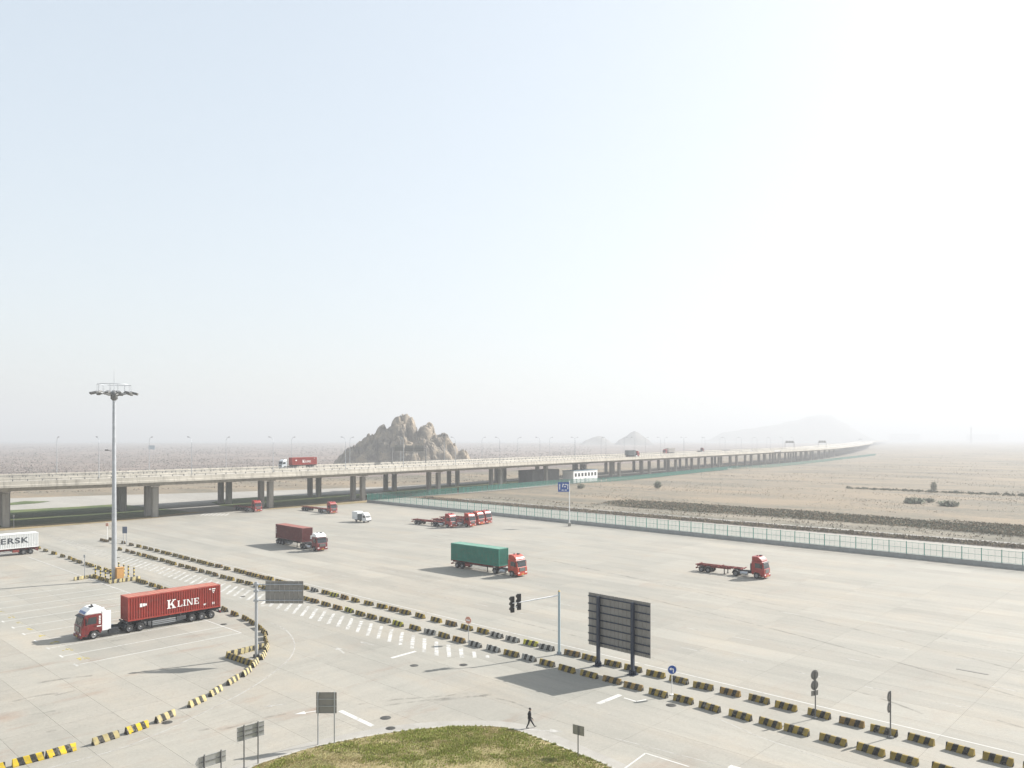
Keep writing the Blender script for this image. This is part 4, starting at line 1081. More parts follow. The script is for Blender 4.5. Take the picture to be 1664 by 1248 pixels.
# -- green container truck
ang = R(-42.0); p0 = g(831.8, 936.9) + V * 1.1
t = empty('container_truck', (p0.x, p0.y, 0), ang, 'orange red tractor and trailer under the green container', 'truck', 'container trucks')
tractor(t, ORANGE, ORANGE, (-4.0,), True); trailer(t, -2.9, -15.2, (-12.3, -13.6), TRL_RED)
c = container('shipping_container', along(p0, ang, -2.95 - 6.1, 0, TZ), ang, 12.2, 3.05, C_GREEN, 'plain green container on the truck in the middle of the yard')

# -- maroon container truck
ang = R(-45.5); p0 = g(510.9, 895.4) + V * 1.1
t = empty('container_truck', (p0.x, p0.y, 0), ang, 'white roofed maroon tractor and trailer under the plain maroon container', 'truck', 'container trucks')
tractor(t, RED_DK, WHITE, (-4.0, -5.3), True, False); b = MB(); b.box((-1.35, -0.8, 2.75), (0.7, 0.5, 0.7)); b.build('side_fairing', WHITE, t); trailer(t, -4.6, -16.8, (-13.6, -14.9, -16.1), TRL_BLK)
c = container('shipping_container', along(p0, ang, -4.7 - 6.0, 0, TZ), ang, 12.0, 3.0, C_MAROON, 'dark maroon container on the truck behind the divider rows')
side_print(c, -1, rects((-5.75, 2.1, 0.22, 0.3), (-5.75, 1.55, 0.22, 0.3), (-5.75, 1.0, 0.22, 0.3)), 0, 0, PRINT, 'small_print')

# -- white container at the picture's edge
ang = A_V + math.pi
Urot = Vector((math.cos(A_V - math.pi / 2), math.sin(A_V - math.pi / 2), 0)); Vrot = Vector((math.cos(A_V), math.sin(A_V), 0))
rear = g(62.5, 888.0, TZ); rc = Vector((rear.x, rear.y, 0)) - Urot * 1.22
p0 = rc - Vrot * 16.3
t = empty('container_truck', (p0.x, p0.y, 0), ang, 'trailer with dark wheels under the white container at the picture edge', 'truck', 'container trucks')
tractor(t, RED_DK, WHITE, (-4.0, -5.35), True); trailer(t, -4.0, -16.3, (-13.6, -14.9), TRL_RED)
c = container('shipping_container', along(p0, ang, -16.3 + 6.1, 0, TZ), ang, 12.2, 2.95, C_WHITE, 'white container with dark lettering cut off by the picture edge')
me = plain_text_mesh('MAERSK', 1.15); me.transform(Matrix.Rotation(math.pi / 2, 4, 'X')); me.materials.append(PRINT_D)
wt = max(v.co.x for v in me.vertices)
o = inst('lettering', me, c, (0, CW / 2 + 0.006, 1.05), math.pi); o.location.x = -(4.35 - wt)

# -- tractors with empty chassis
def chassis_truck(p, ang, label, body, roof, drives, front, back, axles, m=TRL_RED):
    t = empty('chassis_truck', (p.x, p.y, 0), ang, label, 'truck', 'tractors with empty trailers')
    tractor(t, body, roof, drives, True); trailer(t, front, back, axles, m, False); return t
chassis_truck(g(1228.8, 940.1) + V * 1.1, R(-40), 'red tractor with short empty red trailer standing alone in the open lanes', RED, RED, (-3.75,), -2.7, -11.3, (-8.9, -10.2))
chassis_truck(g(726.5, 857.4) + V * 1.1, R(-41), 'red tractor with empty trailer, first from the left of the four by the fence', RED, RED, (-3.75, -5.1), -3.2, -14.2, (-11.2, -12.5))
chassis_truck(g(757.6, 856.4) + V * 1.1, R(-41), 'red tractor with empty trailer, second from left of the four by the fence', RED, ORANGE, (-3.75, -5.1), -3.2, -13.5, (-10.4, -11.7))
chassis_truck(g(772, 853.0) + V * 1.1, R(-41), 'red tractor third from left of the four by the fence, mostly hidden', ORANGE, ORANGE, (-3.75, -5.1), -3.2, -14.2, (-11.2, -12.5))
chassis_truck(g(784.2, 851.1) + V * 1.1, R(-41), 'red tractor nearest the fence, rightmost of the four parked together', RED, RED, (-3.75, -5.1), -3.2, -13.5, (-10.4, -11.7))
chassis_truck(g(534, 834.6) + V * 1.1, R(-44), 'red tractor with long flat trailer parked right of the double columns', RED, RED, (-3.75, -5.1), -3.2, -16.2, (-12.8, -14.1, -15.4))
chassis_truck(g(411.5, 832.0) + V * 1.1, R(-44), 'red tractor with empty trailer parked in front of the double columns', RED, RED, (-3.75, -5.1), -3.2, -13.5, (-10.4, -11.7))

# -- small white box truck
ang = R(-36); p0 = g(590.8, 849.2) + V * 0.9
t = empty('box_truck', (p0.x, p0.y, 0), ang, 'small white box truck with dark gap standing in the yard', 'truck')
b = MB(); b.prism([(1.0, 0.4), (1.05, 1.1), (0.95, 1.35), (0.55, 2.0), (0.35, 2.1), (-0.75, 2.1), (-0.75, 0.45)], -0.95, 0.95); b.build('cab_body', WHITE, t, bevel=0.06)
b = MB(); b.prism([(0.45, 2.105), (0.2, 2.5), (-0.3, 2.75), (-0.75, 2.78), (-0.75, 2.105)], -0.9, 0.9); b.build('roof', WHITE, t, bevel=0.1)
b = MB(); b.add([(0.975, -0.85, 1.34), (0.975, 0.85, 1.34), (0.585, 0.82, 1.99), (0.585, -0.82, 1.99)], ((0, 1, 2, 3),)); b.build('windscreen', GLASS, t)
for s in (-1, 1):
    b = MB(); b.add([(0.72, s * 0.957, 1.35), (-0.45, s * 0.957, 1.35), (-0.45, s * 0.957, 1.95), (0.42, s * 0.957, 1.95)], ((0, 1, 2, 3),)); b.build('window', GLASS, t)
    b = MB(); b.box((1.03, s * 0.7, 0.8), (0.08, 0.3, 0.2)); b.build('headlight', LAMPG, t)
    b = MB(); b.box((0.7, s * 1.08, 1.6), (0.06, 0.16, 0.32)); b.build('mirror', BLACK, t)
    b = MB(); b.box((-2.3, s * 0.35, 0.6), (4.2, 0.08, 0.2)); b.build('frame_rail', CHASSIS, t)
    wheel(t, 't', 0.0, s * 0.8); wheel(t, 't', -3.2, s * 0.78)
b = MB(); b.box((-1.7, 0, 1.55), (1.5, 2.0, 1.6)); b.build('load', C_GREY, t)
b = MB(); b.box((-3.6, 0, 1.85), (2.2, 2.15, 2.2)); b.build('cargo_box', C_WHITE, t, bevel=0.04)
b = MB(); b.box((1.05, 0, 0.5), (0.14, 1.85, 0.22)); b.build('bumper', CHASSIS, t)

# -- traffic on the viaduct
def on_deck(x, off): 
    s = s_of_x(x, off); p, d, n = at(s); q = p + n * off; return q, math.atan2(d.y, d.x)
def deck_truck(x, off, forward, clabel, tlabel, cm, body, roof, L=12.0, letter=False, box=True):
    q, a = on_deck(x, off); a2 = a if forward else a + math.pi
    t = empty('deck_truck', (q.x, q.y, DZ), a2, tlabel, 'truck', 'trucks on the viaduct')
    tractor(t, body, roof, (-4.0, -5.3), True); trailer(t, -3.4, -3.6 - L, (-L - 0.2, -L - 1.5), TRL_BLK, False)
    if box:
        c = container('shipping_container', along(q, a2, -3.5 - L / 2, 0, DZ + TZ), a2, L, 2.95, cm, clabel)
        if letter:
            qd, _ = lettering_serif('K', 1.12); side_print(c, 1, qd, -1.15, 0.80, PRINT)
            qd, _ = lettering_serif('LINE', 0.80, 1.1); side_print(c, 1, qd, 0.15, 0.86, PRINT)
            side_print(c, 1, rects((-4.5, 1.55, 0.6, 0.45), (4.6, 2.4, 0.5, 0.16)), 0, 0, PRINT, 'small_print')
CAB_GREY = mat('cab_pale_grey', (0.45, 0.48, 0.50), 0.4, coat=0.3)
deck_truck(460, 43.0, False, 'red lettered container riding high on the viaduct before the rock', 'pale grey tractor and trailer driving on the viaduct before the rock', C_RED, CAB_GREY, WHITE, 12.0, True)
deck_truck(1035, 16.0, True, 'grey container on the viaduct below the small pointed hill', 'red tractor and trailer under the grey container on the viaduct', C_GREY, RED, RED, 10.0)
deck_truck(1081, 37.0, False, 'pale container on the viaduct right of the grey one', 'red tractor pulling the pale container on the viaduct', C_PALE, RED, RED, 12.0)
deck_truck(1141, 43.0, True, '', 'small dark red tractor with empty trailer far along the viaduct', C_GREY, RED_DK, RED_DK, 6.0, False, False)

# =================================================================== THE YARD FENCE
FH, FBASE, FSP = 3.3, 0.85, 3.3
def post_mesh(h, r=0.06):
    b = MB(); b.box((0, 0, h / 2), (r * 2, r * 2, h)); b.box((0, 0, h + 0.02), (r * 2.6, r * 2.6, 0.05)); return b
def panel_mesh(L, h, gap=0.11, bar=0.012):
    b = MB(); n = int(L / gap)
    for i in range(1, n): b.box((L * i / n, 0, h / 2), (bar, bar, h))
    for z in (0.05, h * 0.5, h - 0.05): b.box((L / 2, 0.02, z), (L, 0.03, 0.05))
    for i in (1, 2): b.box((L * i / 3, 0.03, h / 2), (0.035, 0.035, h))
    return b
fence = empty('yard_fence', (0, 0, 0), 0, 'teal wire panel fence on a low concrete wall along the yard', 'fence')
pm = post_mesh(FH - FBASE).build('post', TEAL, mesh_only=True); pnm = panel_mesh(FSP, FH - FBASE - 0.15).build('panel', TEAL, mesh_only=True, recalc=False)
bw = MB(); bw.box((FSP / 2, 0, FBASE / 2 - 0.05), (FSP - 0.012, 0.30, FBASE + 0.1)); bw.box((FSP / 2, 0, FBASE + 0.02), (FSP - 0.012, 0.36, 0.06)); bwm = bw.build('base_wall', WALLC, mesh_only=True)
fa, fb = g(597, 816.0), g(1664, 926.5); fd = (fb - fa).normalized(); fang = math.atan2(fd.y, fd.x)
nf = int((fb - fa).length / FSP) + 6
gate_i = round((g(936, 853.5) - fa).dot(fd) / FSP)
for i in range(nf):
    q = fa + fd * (i * FSP)
    inst('post', pm, fence, (q.x, q.y, FBASE), fang)
    inst('panel', pnm, fence, (q.x, q.y, FBASE + 0.08), fang)
    inst('base_wall', bwm, fence, (q.x, q.y, 0), fang)
# the fence along the viaduct
fence2 = empty('viaduct_fence', (0, 0, 0), 0, 'green mesh fence running along the foot of the viaduct into the haze', 'fence')
pm2 = post_mesh(2.5, 0.07).build('post', TEAL, mesh_only=True); pnm2 = panel_mesh(FSP, 2.3, 0.085, 0.022).build('panel', TEAL, mesh_only=True, recalc=False)
f2 = open_spline([g(597, 812), g(680, 806), g(760, 800), g(901, 787.7), g(1022, 780), g(1179, 763.5), g(1281, 756.6), g(1423, 740)], 8)
rest = MB(); cnt = 0
for a, c in zip(f2, f2[1:]):
    d = c - a; n = max(1, int(round(d.length / FSP)))
    for i in range(n):
        q = a + d * (i / n); an = math.atan2(d.y, d.x)
        if cnt < 110:
            inst('post', pm2, fence2, (q.x, q.y, -0.1), an); inst('panel', pnm2, fence2, (q.x, q.y, 0.05), an)
        else:
            rest.box(q + Vector((0, 0, 1.25)), (0.14, 0.14, 2.5), an)
            m = q + d * (0.5 / n)
            for k in range(14): rest.box(q + d * (k / 14 / n) + Vector((0, 0, 1.2)), (0.06, 0.02, 2.3), an)
            rest.box(m + Vector((0, 0, 2.3)), (d.length / n, 0.04, 0.08), an)
        cnt += 1
tag(rest.build('far_panels', TEAL, fence2), kind='stuff')

# =================================================================== HIGH MAST LIGHT
mp = g(185.5, 943.0)
t = empty('light_mast', mp, 0, 'very tall grey light mast with a ring of floodlights', 'light mast')
b = MB(); b.tube((0, 0, 0), (0, 0, 31.6), 0.42, 0.24, 18); b.build('pole', STEEL, t)
b = MB(); b.lathe([(0.0, 0.1), (0.6, 0.1), (0.62, 0.02), (0.62, 0.0)], (0, 0, 0), n=18); b.build('base_plate', STEEL, t)
b = MB(); b.tube((0, 0, 31.6), (0, 0, 35.6), 0.06, 0.02, 6); b.build('lightning_rod', STEEL, t)
b = MB(); b.lathe([(0.24, 30.2), (0.55, 30.5), (0.55, 31.5), (0.3, 31.9), (0.0, 31.9)], (0, 0, 0), n=14); b.build('head_frame', STEEL_D, t)
b = MB()
for r_, z in ((2.55, 31.55), (2.55, 32.9)):
    for i in range(28):
        a0, a1 = 2 * math.pi * i / 28, 2 * math.pi * (i + 1) / 28
        b.tube((r_ * math.cos(a0), r_ * math.sin(a0), z), (r_ * math.cos(a1), r_ * math.sin(a1), z), 0.045, n=5, caps=False)
for i in range(14):
    a = 2 * math.pi * i / 14; b.tube((2.55 * math.cos(a), 2.55 * math.sin(a), 31.55), (2.55 * math.cos(a), 2.55 * math.sin(a), 32.9), 0.03, n=5)
b.build('ring_rail', STEEL, t)
for i in range(12):
    a = 2 * math.pi * (i + 0.3) / 12; d = Vector((math.cos(a), math.sin(a), 0))
    b = MB(); b.tube(d * 0.4 + Vector((0, 0, 31.0)), d * 2.6 + Vector((0, 0, 31.55)), 0.06, n=6); ar = b.build('arm', STEEL_D, t)
    b = MB(); b.box(d * 3.15 + Vector((0, 0, 31.5)), (1.15, 0.62, 0.30), a, ry=R(14)); b.box(d * 3.2 + Vector((0, 0, 31.33)), (0.95, 0.5, 0.05), a, ry=R(14)); b.build('floodlight', STEEL_D, ar, bevel=0.05)
b = MB(); b.tube((-0.3, -0.3, 21.7), (-0.9, -0.5, 21.9), 0.05, n=6); b.box((-1.0, -0.55, 21.9), (0.5, 0.25, 0.22), R(30)); b.build('camera_bracket', STEEL_D, t)
# ochre cable cabinet and striped bollards round the mast
b = MB(); b.box((0, 0, 1.12), (1.1, 0.75, 2.1)); b.box((0, 0, 0.04), (1.2, 0.85, 0.1)); b.box((0, 0, 2.2), (1.2, 0.85, 0.08))
o = b.build('cable_cabinet', WOOD, loc=g(194.5, 943.5)); o.rotation_euler.z = A_V; tag(o, 'ochre cable cabinet standing against the foot of the light mast', 'cabinet')
nbm = NB('bollard_stripes'); tcc = nbm.new('ShaderNodeTexCoord'); sp_ = nbm.new('ShaderNodeSeparateXYZ'); nbm.L.new(tcc.outputs['Object'], sp_.inputs[0])
_f = nbm.math('FRACT', nbm.math('DIVIDE', sp_.outputs[2], 0.62)); _c = nbm.mix(nbm.rng(_f, 0.49, 0.51, 0, 1), (0.55, 0.42, 0.08), (0.03, 0.03, 0.028)); BOLL = nbm.done(_c, 0.6)
b = MB(); b.tube((0, 0, 0), (0, 0, 1.85), 0.11, n=12); b.lathe([(0.11, 1.85), (0.08, 1.92), (0.0, 1.94)], (0, 0, 0), n=12); b.lathe([(0.2, 0.0), (0.2, 0.04), (0.11, 0.05)], (0, 0, 0), n=12); bm_ = b.build('bollard', BOLL, mesh_only=True)
for i, (x, y) in enumerate(((155, 935.5), (163.3, 938.5), (171.3, 941.5), (179.6, 945.5), (193, 931), (201.2, 935), (208.5, 937), (217.7, 939.8))):
    tag(inst('bollard', bm_, None, g(x, y)), f'striped post round the light mast, {ordn(i + 1)} from left', 'bollard', 'striped posts round the light mast')

# =================================================================== SIGNS AND SIGNALS
def frame_at(base, ang): return math.cos(ang), math.sin(ang)
# -- overhead board on a tall pole inside the triangle of barriers
sb = g(416.5, 1068)
t = empty('cantilever_sign', sb, 0, 'wide grey sign board seen from behind on a tall bracketed pole', 'sign')
b = MB(); b.tube((0, 0, 0), (0, 0, 8.25), 0.17, 0.15, 14); b.build('pole', STEEL, t)
b = MB(); b.box((0, 0, 0.03), (0.7, 0.7, 0.06))
for i in range(4):
    a = math.pi / 4 + i * math.pi / 2; b.box((0.24 * math.cos(a), 0.24 * math.sin(a), 0.2), (0.25, 0.03, 0.34), a)
b.build('base_plate', STEEL_D, t)
bx0, bx1, bz0, bz1 = 0.95, 5.12, 5.85, 8.30
for z in (6.2, 7.25, 7.95):
    b = MB(); b.tube((-0.1, 0, z), (bx1 - 0.1, 0, z), 0.055, n=8); b.box((0, 0, z), (0.5, 0.42, 0.2)); b.build('bracket', STEEL, t)
for i in range(8):
    w_ = (bx1 - bx0) / 8
    b = MB(); b.box((bx0 + w_ * (i + 0.5), 0.12, (bz0 + bz1) / 2), (w_ - 0.03, 0.05, bz1 - bz0)); b.box((bx0 + w_ * (i + 1) - 0.02, 0.09, (bz0 + bz1) / 2), (0.03, 0.06, bz1 - bz0 - 0.04)); b.build('panel', SIGNBACK, t)
# -- traffic signal on a mast arm
tb = g(908.6, 1063.5)
t = empty('traffic_signal', tb, 0, 'pale blue signal pole with a long white arm and black lamp heads', 'traffic signal')
b = MB(); b.tube((0, 0, 0), (0, 0, 6.95), 0.15, 0.12, 14); b.build('pole', mat('pole_pale_blue', (0.33, 0.42, 0.46), 0.45, 0.2, var=0.05), t)
b = MB(); b.box((0, 0, 0.03), (0.6, 0.6, 0.06))
for i in range(4):
    a = math.pi / 4 + i * math.pi / 2; b.box((0.22 * math.cos(a), 0.22 * math.sin(a), 0.16), (0.24, 0.03, 0.28), a)
b.build('base_plate', STEEL, t)
b = MB(); b.tube((0, 0, 6.95), (0, 0, 7.12), 0.13, 0.04, 10); b.build('cap', mat('cap_ochre', (0.45, 0.30, 0.06), 0.6), t)
head = g(840, 981, 6.2); hv = Vector((-4.75, -1.5, 6.15))
b = MB(); b.tube((0, 0, 6.55), (hv.x + 0.2, hv.y, 6.05), 0.085, 0.06, 10); b.build('arm', WHITE, t)
for k, (dx, dy, dz) in enumerate(((-0.42, -0.12, -0.12), (0.30, 0.10, 0.12))):
    b = MB(); c0 = Vector((hv.x + dx, hv.y + dy, hv.z - 0.15 + dz)); an = R(28)
    b.box(c0, (0.44, 0.20, 1.75), an)
    hd = b.build('lamp_head', BLACK, t, bevel=0.03)
    for i in range(3):
        z = c0.z - 0.55 + 0.55 * i; f = Vector((-math.sin(an), math.cos(an), 0))
        b = MB(); b.tube(Vector((c0.x, c0.y, z)) + f * 0.08, Vector((c0.x, c0.y, z)) + f * 0.42, 0.19, 0.20, 12, caps=False); b.build('visor', BLACK, hd)
        b = MB(); b.tube(Vector((c0.x, c0.y, z)) + f * 0.10, Vector((c0.x, c0.y, z)) + f * 0.12, 0.17, 0.17, 12); b.build('lens', mat('lens_' + 'rgy'[i], [(0.02, 0.12, 0.05), (0.3, 0.2, 0.02), (0.25, 0.02, 0.02)][i], 0.2), hd)
b = MB(); b.box((hv.x, hv.y - 0.05, hv.z - 0.1), (0.9, 0.06, 0.08), R(28)); b.box((hv.x, hv.y - 0.05, hv.z - 0.55), (0.6, 0.06, 0.06), R(28)); b.build('head_bracket', WHITE, t)
# -- big billboard seen from behind
bl, br_ = g(972.2, 1082.1), g(1028, 1096.5); bd = (br_ - bl); bdl = bd.length; bd.normalize(); bang = math.atan2(bd.y, bd.x)
t = empty('billboard', bl, bang, 'large dark billboard seen from behind on two navy posts', 'billboard')
Wd0, Wd1, Z0, Z1 = -1.55, bdl + 1.95, 1.95, 7.5
for x in (0.0, bdl):
    b = MB(); b.box((x, 0, 3.65), (0.30, 0.30, 7.3)); ps = b.build('post', NAVY, t)
    b = MB(); b.box((x, 0, 0.04), (0.85, 0.85, 0.08))
    for a in range(4): b.box((x + 0.28 * math.cos(a * math.pi / 2), 0.28 * math.sin(a * math.pi / 2), 0.25), (0.3, 0.05, 0.4), a * math.pi / 2)
    b.build('foot', NAVY, ps)
for i in range(7):
    z = Z0 + 0.45 + i * (Z1 - Z0 - 0.8) / 6
    b = MB(); b.box(((Wd0 + Wd1) / 2, 0.22, z), (Wd1 - Wd0 - 0.05, 0.08, 0.12)); b.build('cross_rail', NAVY, t)
npan = 16; pw = (Wd1 - Wd0) / npan
for i in range(npan):
    b = MB(); b.box((Wd0 + pw * (i + 0.5), 0.34, (Z0 + Z1) / 2), (pw - 0.025, 0.05, Z1 - Z0)); b.box((Wd0 + pw * (i + 1) - 0.02, 0.295, (Z0 + Z1) / 2), (0.035, 0.06, Z1 - Z0 - 0.03)); b.build('panel', SIGNBACK, t)
# -- round signs
def disc(b, c, r, n_, thick=0.03, mi=0):
    c = Vector(c); n_ = Vector(n_).normalized(); b.tube(c - n_ * thick / 2, c + n_ * thick / 2, r, r, 24, mi, True, False)
# blue turn-left sign facing us
p = g(1091.9, 1130); t = empty('turn_sign', p, 0, 'round blue sign with a white left turn arrow', 'sign')
b = MB(); b.tube((0, 0, 0), (0, 0, 2.8), 0.045, n=10); b.box((0, 0, 0.05), (0.3, 0.3, 0.1)); b.build('post', WHITE, t)
b = MB(); disc(b, (0, -0.08, 2.42), 0.43, (0, 1, 0)); b.build('rim', WHITE, t)
b = MB(); disc(b, (0, -0.10, 2.42), 0.385, (0, 1, 0)); b.build('disc', BLUE, t)
b = MB(); y_ = -0.118
b.add([(0.06, y_, 2.16), (0.15, y_, 2.16), (0.15, y_, 2.50), (0.06, y_, 2.50)], ((0, 1, 2, 3),)); b.add([(-0.10, y_ - .001, 2.44), (0.15, y_ - .001, 2.44), (0.10, y_ - .001, 2.54), (-0.10, y_ - .001, 2.54)], ((0, 1, 2, 3),)); b.add([(-0.08, y_ - .002, 2.34), (-0.08, y_ - .002, 2.64), (-0.28, y_ - .002, 2.49)], ((0, 1, 2),)); b.build('arrow', WHITE, t)
# two posts with pairs of discs seen from behind
def twin(px_, py_, ang, hs, r, label, plate=None, top=4.0):
    p = g(px_, py_); t = empty('twin_sign', p, 0, label, 'sign', 'posts with two round signs')
    n_ = Vector((math.cos(ang), math.sin(ang), 0))
    b = MB(); b.tube((0, 0, 0), (0, 0, top), 0.055, n=10); b.build('post', STEEL_D, t)
    b = MB(); b.lathe([(0.0, 0.16), (0.22, 0.14), (0.28, 0.0)], (0, 0, 0), n=8, smooth=False); b.build('foot', STEEL_D, t)
    for h in hs:
        b = MB(); disc(b, Vector((0, 0, h)) + n_ * 0.09, r, n_); dk = b.build('disc', SIGNBACK, t)
        q = MB()
        for i in range(24):
            a0, a1 = 2 * math.pi * i / 24, 2 * math.pi * (i + 1) / 24; s_ = Vector((-n_.y, n_.x, 0))
            f = lambda a: Vector((0, 0, h)) + n_ * 0.07 + s_ * (r * 0.72 * math.cos(a)) + Vector((0, 0, r * 0.72 * math.sin(a)))
            q.tube(f(a0), f(a1), 0.03, n=5, caps=False)
        q.build('stiffener', STEEL_D, dk)
    if plate:
        b = MB(); b.box(Vector((0, 0, plate)) + n_ * 0.08, (0.03, 0.8, 0.42), ang); b.build('plate', SIGNBACK, t)
twin(1325, 1167.5, R(116), (3.70, 2.82), 0.43, 'dark post with two round discs and a small plate', 2.15, 4.05)
twin(1447, 1199, R(135), (3.30, 2.42), 0.43, 'dark post with two round discs turned edge on', None, 3.75)
# reddish no-entry disc by the divider
p = g(761.5, 1043.6); t = empty('no_entry_sign', p, 0, 'faded red disc with a white bar on a thin pole', 'sign')
b = MB(); b.tube((0, 0, 0), (0, 0, 2.95), 0.04, n=8); b.box((0, 0, 0.05), (0.3, 0.3, 0.1)); b.build('post', STEEL, t)
n_ = Vector((-0.55, -0.84, 0)); b = MB(); disc(b, Vector((0, 0, 2.6)) + n_ * 0.07, 0.42, n_); b.build('disc', REDS, t)
b = MB(); b.box(Vector((0, 0, 2.6)) + n_ * 0.095, (0.02, 0.55, 0.13), math.atan2(n_.y, n_.x)); b.build('bar', WHITE, t)
# board on two legs standing on the island
def legged_board(name, a, c, z0, z1, over, label, m, group=None, lift=0.0, rails=2, leg_m=STEEL, point=0.0, ground=0.0):
    d = c - a; L = d.length; an = math.atan2(d.y, d.x)
    t = empty(name, a, an, label, 'sign', group)
    for x in (0.0, L):
        b = MB(); b.tube((x, -0.06, ground), (x, -0.06, z1 + lift), 0.05, n=10); b.build('leg', leg_m, t)
    b = MB(); x0, x1 = -over, L + over
    if point: b.prism([(x0 - point, (z0 + z1) / 2), (x0, z0), (x1, z0), (x1, z1), (x0, z1)], 0.0, 0.03)
    else: b.box(((x0 + x1) / 2, 0.02, (z0 + z1) / 2), (x1 - x0, 0.03, z1 - z0))
    bd_ = b.build('board', m, t)
    for i in range(rails):
        z = z0 + (z1 - z0) * (i + 1) / (rails + 1)
        b = MB(); b.box(((x0 + x1) / 2, -0.02, z), (x1 - x0 - 0.04, 0.04, 0.05)); b.build('rail', leg_m, t)
    b = MB()
    for z in (z0 + 0.02, z1 - 0.02): b.box(((x0 + x1) / 2, -0.005, z), (x1 - x0, 0.03, 0.05))
    b.build('frame', m, t)
    return t
legged_board('island_board', g(517, 1209.6), g(543.7, 1209.6), 2.44, 4.08, 0.16, 'square dark grey board on two legs at the edge of the grass', SIGNBACK, None, 0.06, 2)
legged_board('roadside_board', g(396, 1250), g(418.8, 1243), 2.10, 3.12, 0.5, 'slanted pale metal board seen from behind, right of the pointed one', ALU, 'pale boards by the island', 0.1, 2, STEEL_D)
legged_board('pointed_board', Vector((-20.3, 51.2, 0)), Vector((-19.5, 52.0, 0)), 2.25, 3.0, 0.35, 'pale metal direction board with pointed end at the bottom edge', ALU, 'pale boards by the island', 0.12, 1, STEEL_D, 0.25)
p = g(939.4, 1233); t = empty('small_board', p, R(-35), 'small dark plate on a single thin pole at the island edge', 'sign')
b = MB(); b.tube((0, 0, 0), (0, 0, 2.5), 0.045, n=10); b.build('post', STEEL_D, t)
b = MB(); b.box((0, 0.06, 2.12), (0.98, 0.03, 0.72)); b.build('plate', SIGNBACK, t)
b = MB(); b.box((0, 0.04, 2.12), (0.06, 0.03, 0.7)); b.build('rail', STEEL_D, t)
# blue direction sign at the fence
p = g(925.3, 854.8); t = empty('direction_sign', p, 0, 'blue direction sign with white arrows on a tall pole at the fence', 'sign')
b = MB(); b.tube((0, 0, 0), (0, 0, 12.3), 0.16, 0.12, 12); b.build('pole', WHITE, t)
b = MB(); b.box((0, 0, 0.45), (0.8, 0.8, 0.9)); b.build('footing', KERB, t)
b = MB(); b.box((-1.6, -0.12, 10.6), (3.0, 0.06, 2.6)); b.build('panel', BLUE, t)
b = MB()
for z in (9.7, 11.4): b.tube((0.1, 0, z), (-2.9, 0, z), 0.06, n=8)
b.build('bracket', STEEL, t)
b = MB()
for x, z, w_, h in ((-2.75, 9.9, 0.22, 1.2), (-1.9, 11.15, 0.5, 0.28), (-1.2, 11.15, 0.5, 0.28), (-1.95, 10.6, 0.24, 0.5), (-1.45, 10.55, 0.5, 0.24), (-2.1, 9.65, 0.5, 0.22), (-1.3, 9.65, 0.6, 0.22), (-0.55, 10.0, 0.22, 1.1)):
    b.add([(x, -0.154, z), (x + w_, -0.154, z), (x + w_, -0.154, z + h), (x, -0.154, z + h)], ((0, 1, 2, 3),))
for x, z in ((-2.64, 11.35), (-0.44, 11.35)): b.add([(x - 0.26, -0.155, z - 0.3), (x + 0.26, -0.155, z - 0.3), (x, -0.155, z + 0.12)], ((0, 1, 2),))
b.build('marking', WHITE, t)
# small posts and plates near the end of the divider
def post_sign(x, y, h, label, pm_, plate=None, m=SIGNBACK, legs=1, ang=0.0, name='post_sign'):
    t = empty(name, g(x, y), ang, label, 'sign')
    for k in range(legs):
        dx = (k - (legs - 1) / 2) * 0.7
        b = MB(); b.tube((dx, 0, 0), (dx, 0, h), 0.06, n=8); b.build('post', pm_, t)
    if plate:
        b = MB(); b.box((0, -0.08, h - plate[1] / 2), (plate[0], 0.04, plate[1])); b.build('plate', m, t)
    return t
post_sign(203, 885.5, 4.1, 'blue grey plate on two thin legs behind the light mast', STEEL, (1.05, 1.5), mat('plate_blue_grey', (0.10, 0.13, 0.19), 0.5), 2)
post_sign(174.3, 880.5, 4.3, 'thin white post with small reddish plate at the divider end', WHITE, (0.6, 0.7), REDS)
post_sign(137.6, 939.5, 4.0, 'thin grey post beside two barriers near the light mast', STEEL, (0.3, 0.5), STEEL)
post_sign(22.5, 857.5, 3.4, 'short pale post on the dry verge by the viaduct column', STEEL, (0.45, 0.5), ALU)
post_sign(429, 804, 7.0, 'tall thin pale pole standing beyond the double columns', STEEL)

# =================================================================== STREET LAMPS AND GANTRIES ON THE VIADUCT
def lamp_root():
    t = empty('street_lamp', (0, 0, 0))
    b = MB(); b.tube((0, 0, 0), (0, 0, 10.4), 0.11, 0.07, 8); b.build('pole', STEEL, t)
    b = MB(); pts = [Vector((0, 0, 10.4)), Vector((0.25, 0, 11.2)), Vector((0.8, 0, 11.75)), Vector((1.7, 0, 12.0))]
    for a, c in zip(pts, pts[1:]): b.tube(a, c, 0.06, 0.055, 7)
    b.build('arm', STEEL, t)
    b = MB(); b.box((2.1, 0, 12.03), (1.0, 0.34, 0.18), ry=R(-6)); b.build('lamp_head', STEEL_D, t, bevel=0.05)
    b = MB(); b.box((0, 0, 0.25), (0.4, 0.4, 0.5)); b.build('base', BRIDGE, t)
    return t
proto = lamp_root(); first = True
near_x = [-20, 158, 313, 444, 560, 657, 740, 812, 877, 935, 985, 1032, 1074, 1112, 1146, 1178, 1205, 1230, 1252, 1272, 1290]
far_x = [-30, 93, 243, 367, 473, 568, 650, 722, 784, 841, 892.5, 934, 977, 1014, 1049, 1080, 1111, 1141, 1170, 1196, 1222, 1246]
